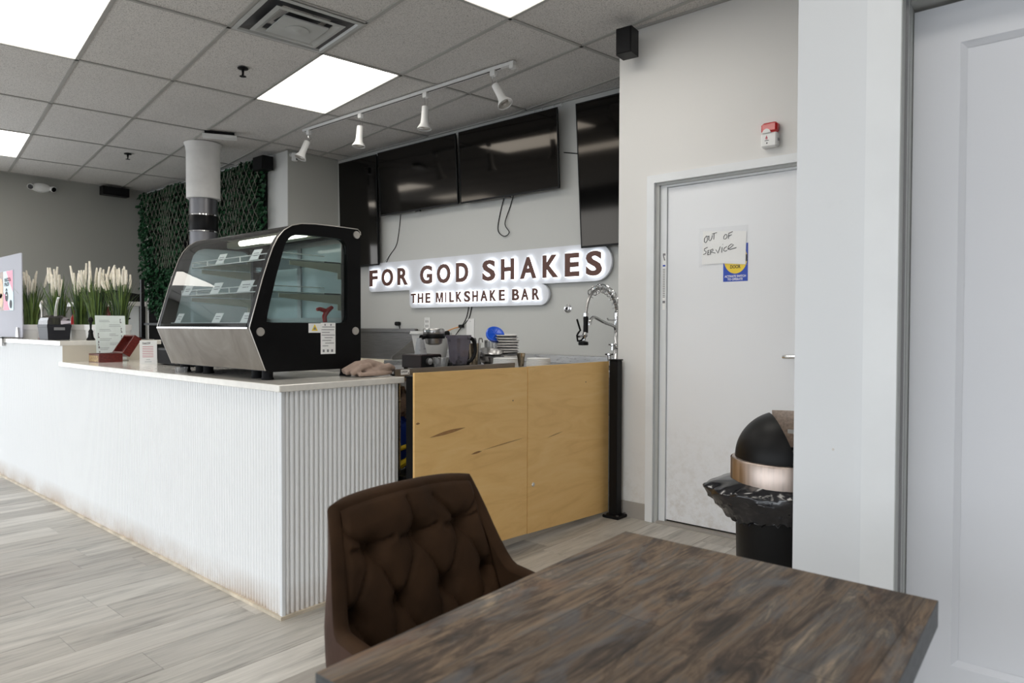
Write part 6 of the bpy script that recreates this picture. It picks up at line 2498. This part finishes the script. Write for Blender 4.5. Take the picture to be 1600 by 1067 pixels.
def inner(u, v):
    uu = (u * 2 - 1)
    zt_ = ztop(uu)
    z = ZB + (zt_ - ZB) * v
    x_, y_ = back_base(uu, z)
    xb = prof_z(z, XB_)
    pad = 0.040 * max(0.0, 1 - (abs(uu) / 0.62) ** 6) * (0.45 + 0.55 * min(1.0, (1 - v) / 0.10) ** 0.5)
    d = 0.0
    if abs(uu) < 0.62:
        m = 0.0
        for b in BT_:
            r2 = (y_ - b[0]) ** 2 + (z - b[1]) ** 2
            m += math.exp(-r2 / (2 * 0.017 ** 2))
        lm = min(segd((y_, z), a, b) for a, b in LN)
        d = 0.034 * min(1, m) + 0.0085 * math.exp(-(lm / 0.0055) ** 2) + 0.005 * math.exp(-(lm / 0.028) ** 2)
        d *= max(0.0, 1 - max(0, abs(uu) - 0.48) / 0.14)
    nb = min(math.hypot(y_ - b[0], z - b[1]) for b in BT_)
    wr = 0.0025 * noise.noise(Vector((y_ * 22, z * 9, 3))) + 0.004 * noise.noise(Vector((y_ * 38 + 5, z * 30, 7))) * math.exp(-(nb / 0.06) ** 2)
    pad += wr - d
    # pad pushes towards +X in the back, inwards on the wings
    s = min(1.0, max(0.0, (abs(uu) - 0.44) / 0.14))
    sg = 1 if uu > 0 else -1
    return (xb + x_ + pad * (1 - 0.8 * s), YCc + y_ - sg * 0.022 * s, z)


def outer(u, v):
    uu = (u * 2 - 1)
    zt_ = ztop(uu)
    z = ZB - 0.02 + (zt_ - ZB + 0.02) * v
    x_, y_ = back_base(uu, z)
    xb = prof_z(z, XB_)
    s = min(1.0, max(0.0, (abs(uu) - 0.40) / 0.16))
    sg = 1 if uu > 0 else -1
    return (xb + x_ - 0.026 * (1 - s), YCc + y_ + sg * 0.012 * s, z)


mb = MB()
NU, NV = 180, 96
mb.grid(inner, NU, NV)
obj('tufted_back', mb, 'suede', t, fix=False)
mb = MB()
mb.grid(outer, 60, 24)
obj('outer_shell', mb, 'suede_edge', t, fix=False)
mb = MB()


def rim(u, v):
    """rolled edge joining inner and outer skins over the top and down both arm fronts"""
    if u < 0.2:
        a, b = (0.0, u / 0.2), None
    elif u > 0.8:
        a, b = (1.0, (1 - u) / 0.2), None
    else:
        a, b = ((u - 0.2) / 0.6, 1.0), None
    pi0, po0 = Vector(inner(*a)), Vector(outer(*a))
    m = (pi0 + po0) / 2
    n_ = Vector((0, 0, 1)) if 0.2 <= u <= 0.8 else Vector((1, 0, 0))
    return m + (pi0 - m) * math.cos(PI * v) + n_ * (0.014 * math.sin(PI * v))


mb.grid(rim, 160, 8)
obj('rolled_edge', mb, 'suede', t, fix=False)
for b in BT_[:7]:
    best = min(((abs(back_base(q / 200 * 2 - 1, b[1])[1] - b[0]), q / 200) for q in range(201)))
    p = Vector(inner(best[1], (b[1] - ZB) / (ztop(best[1] * 2 - 1) - ZB)))
    mb = MB()
    mb.lathe([(0.0095, -0.004), (0.0095, 0.002), (0.006, 0.006), (0, 0.007)], p, 12, (1, 0, 0.15))
    obj('button', mb, 'suede', t)
mb = MB()
sq_ = [(-1.06, YCc - 0.20), (-1.07, YCc), (-1.06, YCc + 0.20), (-0.80, YCc + 0.235), (-0.66, YCc + 0.215), (-0.635, YCc), (-0.66, YCc - 0.215), (-0.80, YCc - 0.235)]
mb.prism(sq_, px, 0.41, 0.475)
obj('seat', mb, 'suede', t)
for sx_, sy_ in ((-1.04, -0.19), (-1.04, 0.19), (-0.70, -0.19), (-0.70, 0.19)):
    mb = MB()
    mb.cyl((sx_ + (-0.03 if sx_ < -0.9 else 0.03), YCc + sy_ * 1.15, 0.0), (sx_, YCc + sy_, 0.415), 0.011, 0.016, seg=12)
    obj('leg', mb, 'black', t)

# ------------------------------------------------------------------ notices on the staff door, alarm
SYD = LY - 0.0005
t = thing('door_sticker', (-1.60, SYD, 1.45), 'blue sticker with a yellow disc saying ACTIVATE SWITCH TO OPERATE', 'sticker')
mb = MB()
mb.box(-1.676, -1.532, SYD - 0.0006, SYD + 0.0004, 1.455, 1.668)
obj('ground', mb, 'blue', t)
mb = MB()
mb.prism([(-1.604 + 0.068 * math.cos(2 * PI * k / 40), 1.583 + 0.084 * math.sin(2 * PI * k / 40)) for k in range(40)], lambda a, b, d: (a, d, b), SYD - 0.0011, SYD - 0.0006)
obj('disc', mb, 'yellow', t)
mb = MB()
text_fit(mb, 'ACTIVATE SWITCH', -1.667, -1.543, 1.478, 1.491, SYD - 0.0012, SYD - 0.0006, 0.02)
text_fit(mb, 'TO OPERATE', -1.650, -1.561, 1.461, 1.474, SYD - 0.0012, SYD - 0.0006, 0.02)
obj('white_text', mb, 'paper', t)
mb = MB()
text_fit(mb, 'DOOR', -1.634, -1.574, 1.528, 1.548, SYD - 0.0016, SYD - 0.0011, 0.02)
mb.box(-1.548, -1.534, SYD - 0.0016, SYD - 0.0011, 1.566, 1.604)
obj('black_text', mb, 'ink', t)
t = thing('paper_notice', (-1.68, SYD, 1.55), 'taped paper notice handwritten OUT OF SERVICE over the blue sticker', 'notice')
NY0, NY1 = SYD - 0.0034, SYD - 0.0024
mb = MB()
mb.prism([(-1.805, 1.560), (-1.690, 1.562), (-1.545, 1.548), (-1.541, 1.735), (-1.80, 1.755)], lambda a, b, d: (a, d, b), NY0, NY1)
obj('sheet', mb, 'paper', t)
mb = MB()
mb.add([(a, NY0 - 0.0008, b) for a, b in [(-1.824, 1.545), (-1.690, 1.552), (-1.532, 1.540), (-1.531, 1.768), (-1.822, 1.772)]], [(0, 1, 2, 3, 4)])
obj('film', mb, 'tape', t)
U0, V0, UW, VH = -1.826, 1.772, 0.2985 / 1.0, 0.235
S_ = {'out': [[(255, 262), (215, 250), (180, 290), (178, 345), (205, 362), (232, 330), (235, 290), (225, 262)], [(262, 250), (258, 320), (285, 335), (310, 300), (322, 245)], [(318, 225), (400, 208)], [(352, 218), (345, 318)]],
      'of': [[(548, 250), (520, 285), (520, 322), (550, 328), (578, 300), (575, 260), (548, 250)], [(605, 250), (600, 325)], [(600, 240), (672, 215)], [(602, 285), (655, 265)]],
      'service': [[(238, 440), (185, 460), (178, 490), (215, 510), (205, 545), (165, 555)], [(245, 500), (240, 565)], [(240, 500), (270, 490)], [(242, 530), (268, 522)], [(240, 568), (275, 558)],
                  [(290, 568), (292, 490), (330, 475), (340, 500), (300, 525), (375, 545)], [(385, 490), (420, 550), (462, 445)], [(492, 460), (488, 545)], [(503, 408), (505, 415)], [(575, 450), (530, 475), (518, 515), (548, 528), (580, 515)],
                  [(590, 500), (640, 470), (690, 432), (650, 415), (605, 450), (592, 495), (630, 505), (735, 480)]]}
M['pencil'] = mat('marker_ink', (0.04, 0.04, 0.045), 0.7, var=0.0)
for wd in S_.values():
    mb = MB()
    for st_ in wd:
        pts = [(-1.824 + (a - 85) / 860 * 0.2985, NY0 - 0.0014, 1.767 - (b - 130) / 640 * 0.222) for a, b in st_]
        mb.tube(pts, 0.0018, 5)
    obj('handwritten_word', mb, 'pencil', t)
t = thing('jamb_label', (-2.05, YD + 0.01, 1.35), 'narrow printed label strip on the left jamb of the staff door', 'label')
mb = MB()
mb.box(-2.055, -2.036, YD + 0.0210, YD + 0.022, 1.30, 1.645)
obj('strip', mb, 'paper', t)
mb = MB()
mb.box(-2.054, -2.037, YD + 0.0204, YD + 0.021, 1.628, 1.642)
mb.box(-2.054, -2.037, YD + 0.0204, YD + 0.021, 1.340, 1.355)
mb.prism([(-2.054, 1.628), (-2.046, 1.628), (-2.038, 1.598), (-2.046, 1.598)], lambda a, b, d: (a, d, b), YD + 0.0204, YD + 0.021)
for k in range(17):
    mb.box(-2.053, -2.039, YD + 0.0204, YD + 0.021, 1.375 + k * 0.0105, 1.380 + k * 0.0105)
obj('print', mb, 'ink_grey', t, kind='stuff')
mb = MB()
mb.box(-2.054, -2.037, YD + 0.0204, YD + 0.021, 1.562, 1.572)
obj('blue_mark', mb, 'blue', t)

t = thing('fire_alarm', (-1.387, YD, 2.162), 'red and white alarm strobe on the wall above the staff door', 'alarm')
AX0, AX1, AY = -1.437, -1.350, YD - 0.045
mb = MB()
mb.box(AX0, AX1, AY, YD, 2.162, 2.240, 0.008)
obj('white_body', mb, 'white', t)
mb = MB()
mb.box(AX0, AX1, AY - 0.002, YD, 2.240, 2.294, 0.010)
obj('red_strobe', mb, 'red', t)
mb = MB()
mb.prism(arc(-1.405, 2.238, 0.022, 0, 180, 12), lambda a, b, d: (a, d, b), AY - 0.005, AY + 0.01)
obj('white_hump', mb, 'white', t)
mb = MB()
mb.prism([(-1.412, 2.208), (-1.398, 2.208), (-1.405, 2.226)], lambda a, b, d: (a, d, b), AY - 0.0008, AY)
mb.box(-1.4105, -1.3995, AY - 0.0008, AY, 2.203, 2.2055)
obj('flame_mark', mb, 'ink_red', t)
mb = MB()
mb.box(-1.415, -1.392, AY - 0.0008, AY, 2.196, 2.199)
mb.lathe([(0.004, 0), (0.003, 0.001), (0, 0.001)], (-1.403, AY, 2.184), 10, (0, -1, 0))
obj('print', mb, 'ink', t)
mb = MB()
mb.lathe([(0.008, 0), (0.007, 0.006), (0, 0.007)], (AX1 - 0.001, YD - 0.025, 2.20), 12, (1, 0, 0))
obj('screw_port', mb, 'ink_grey', t)
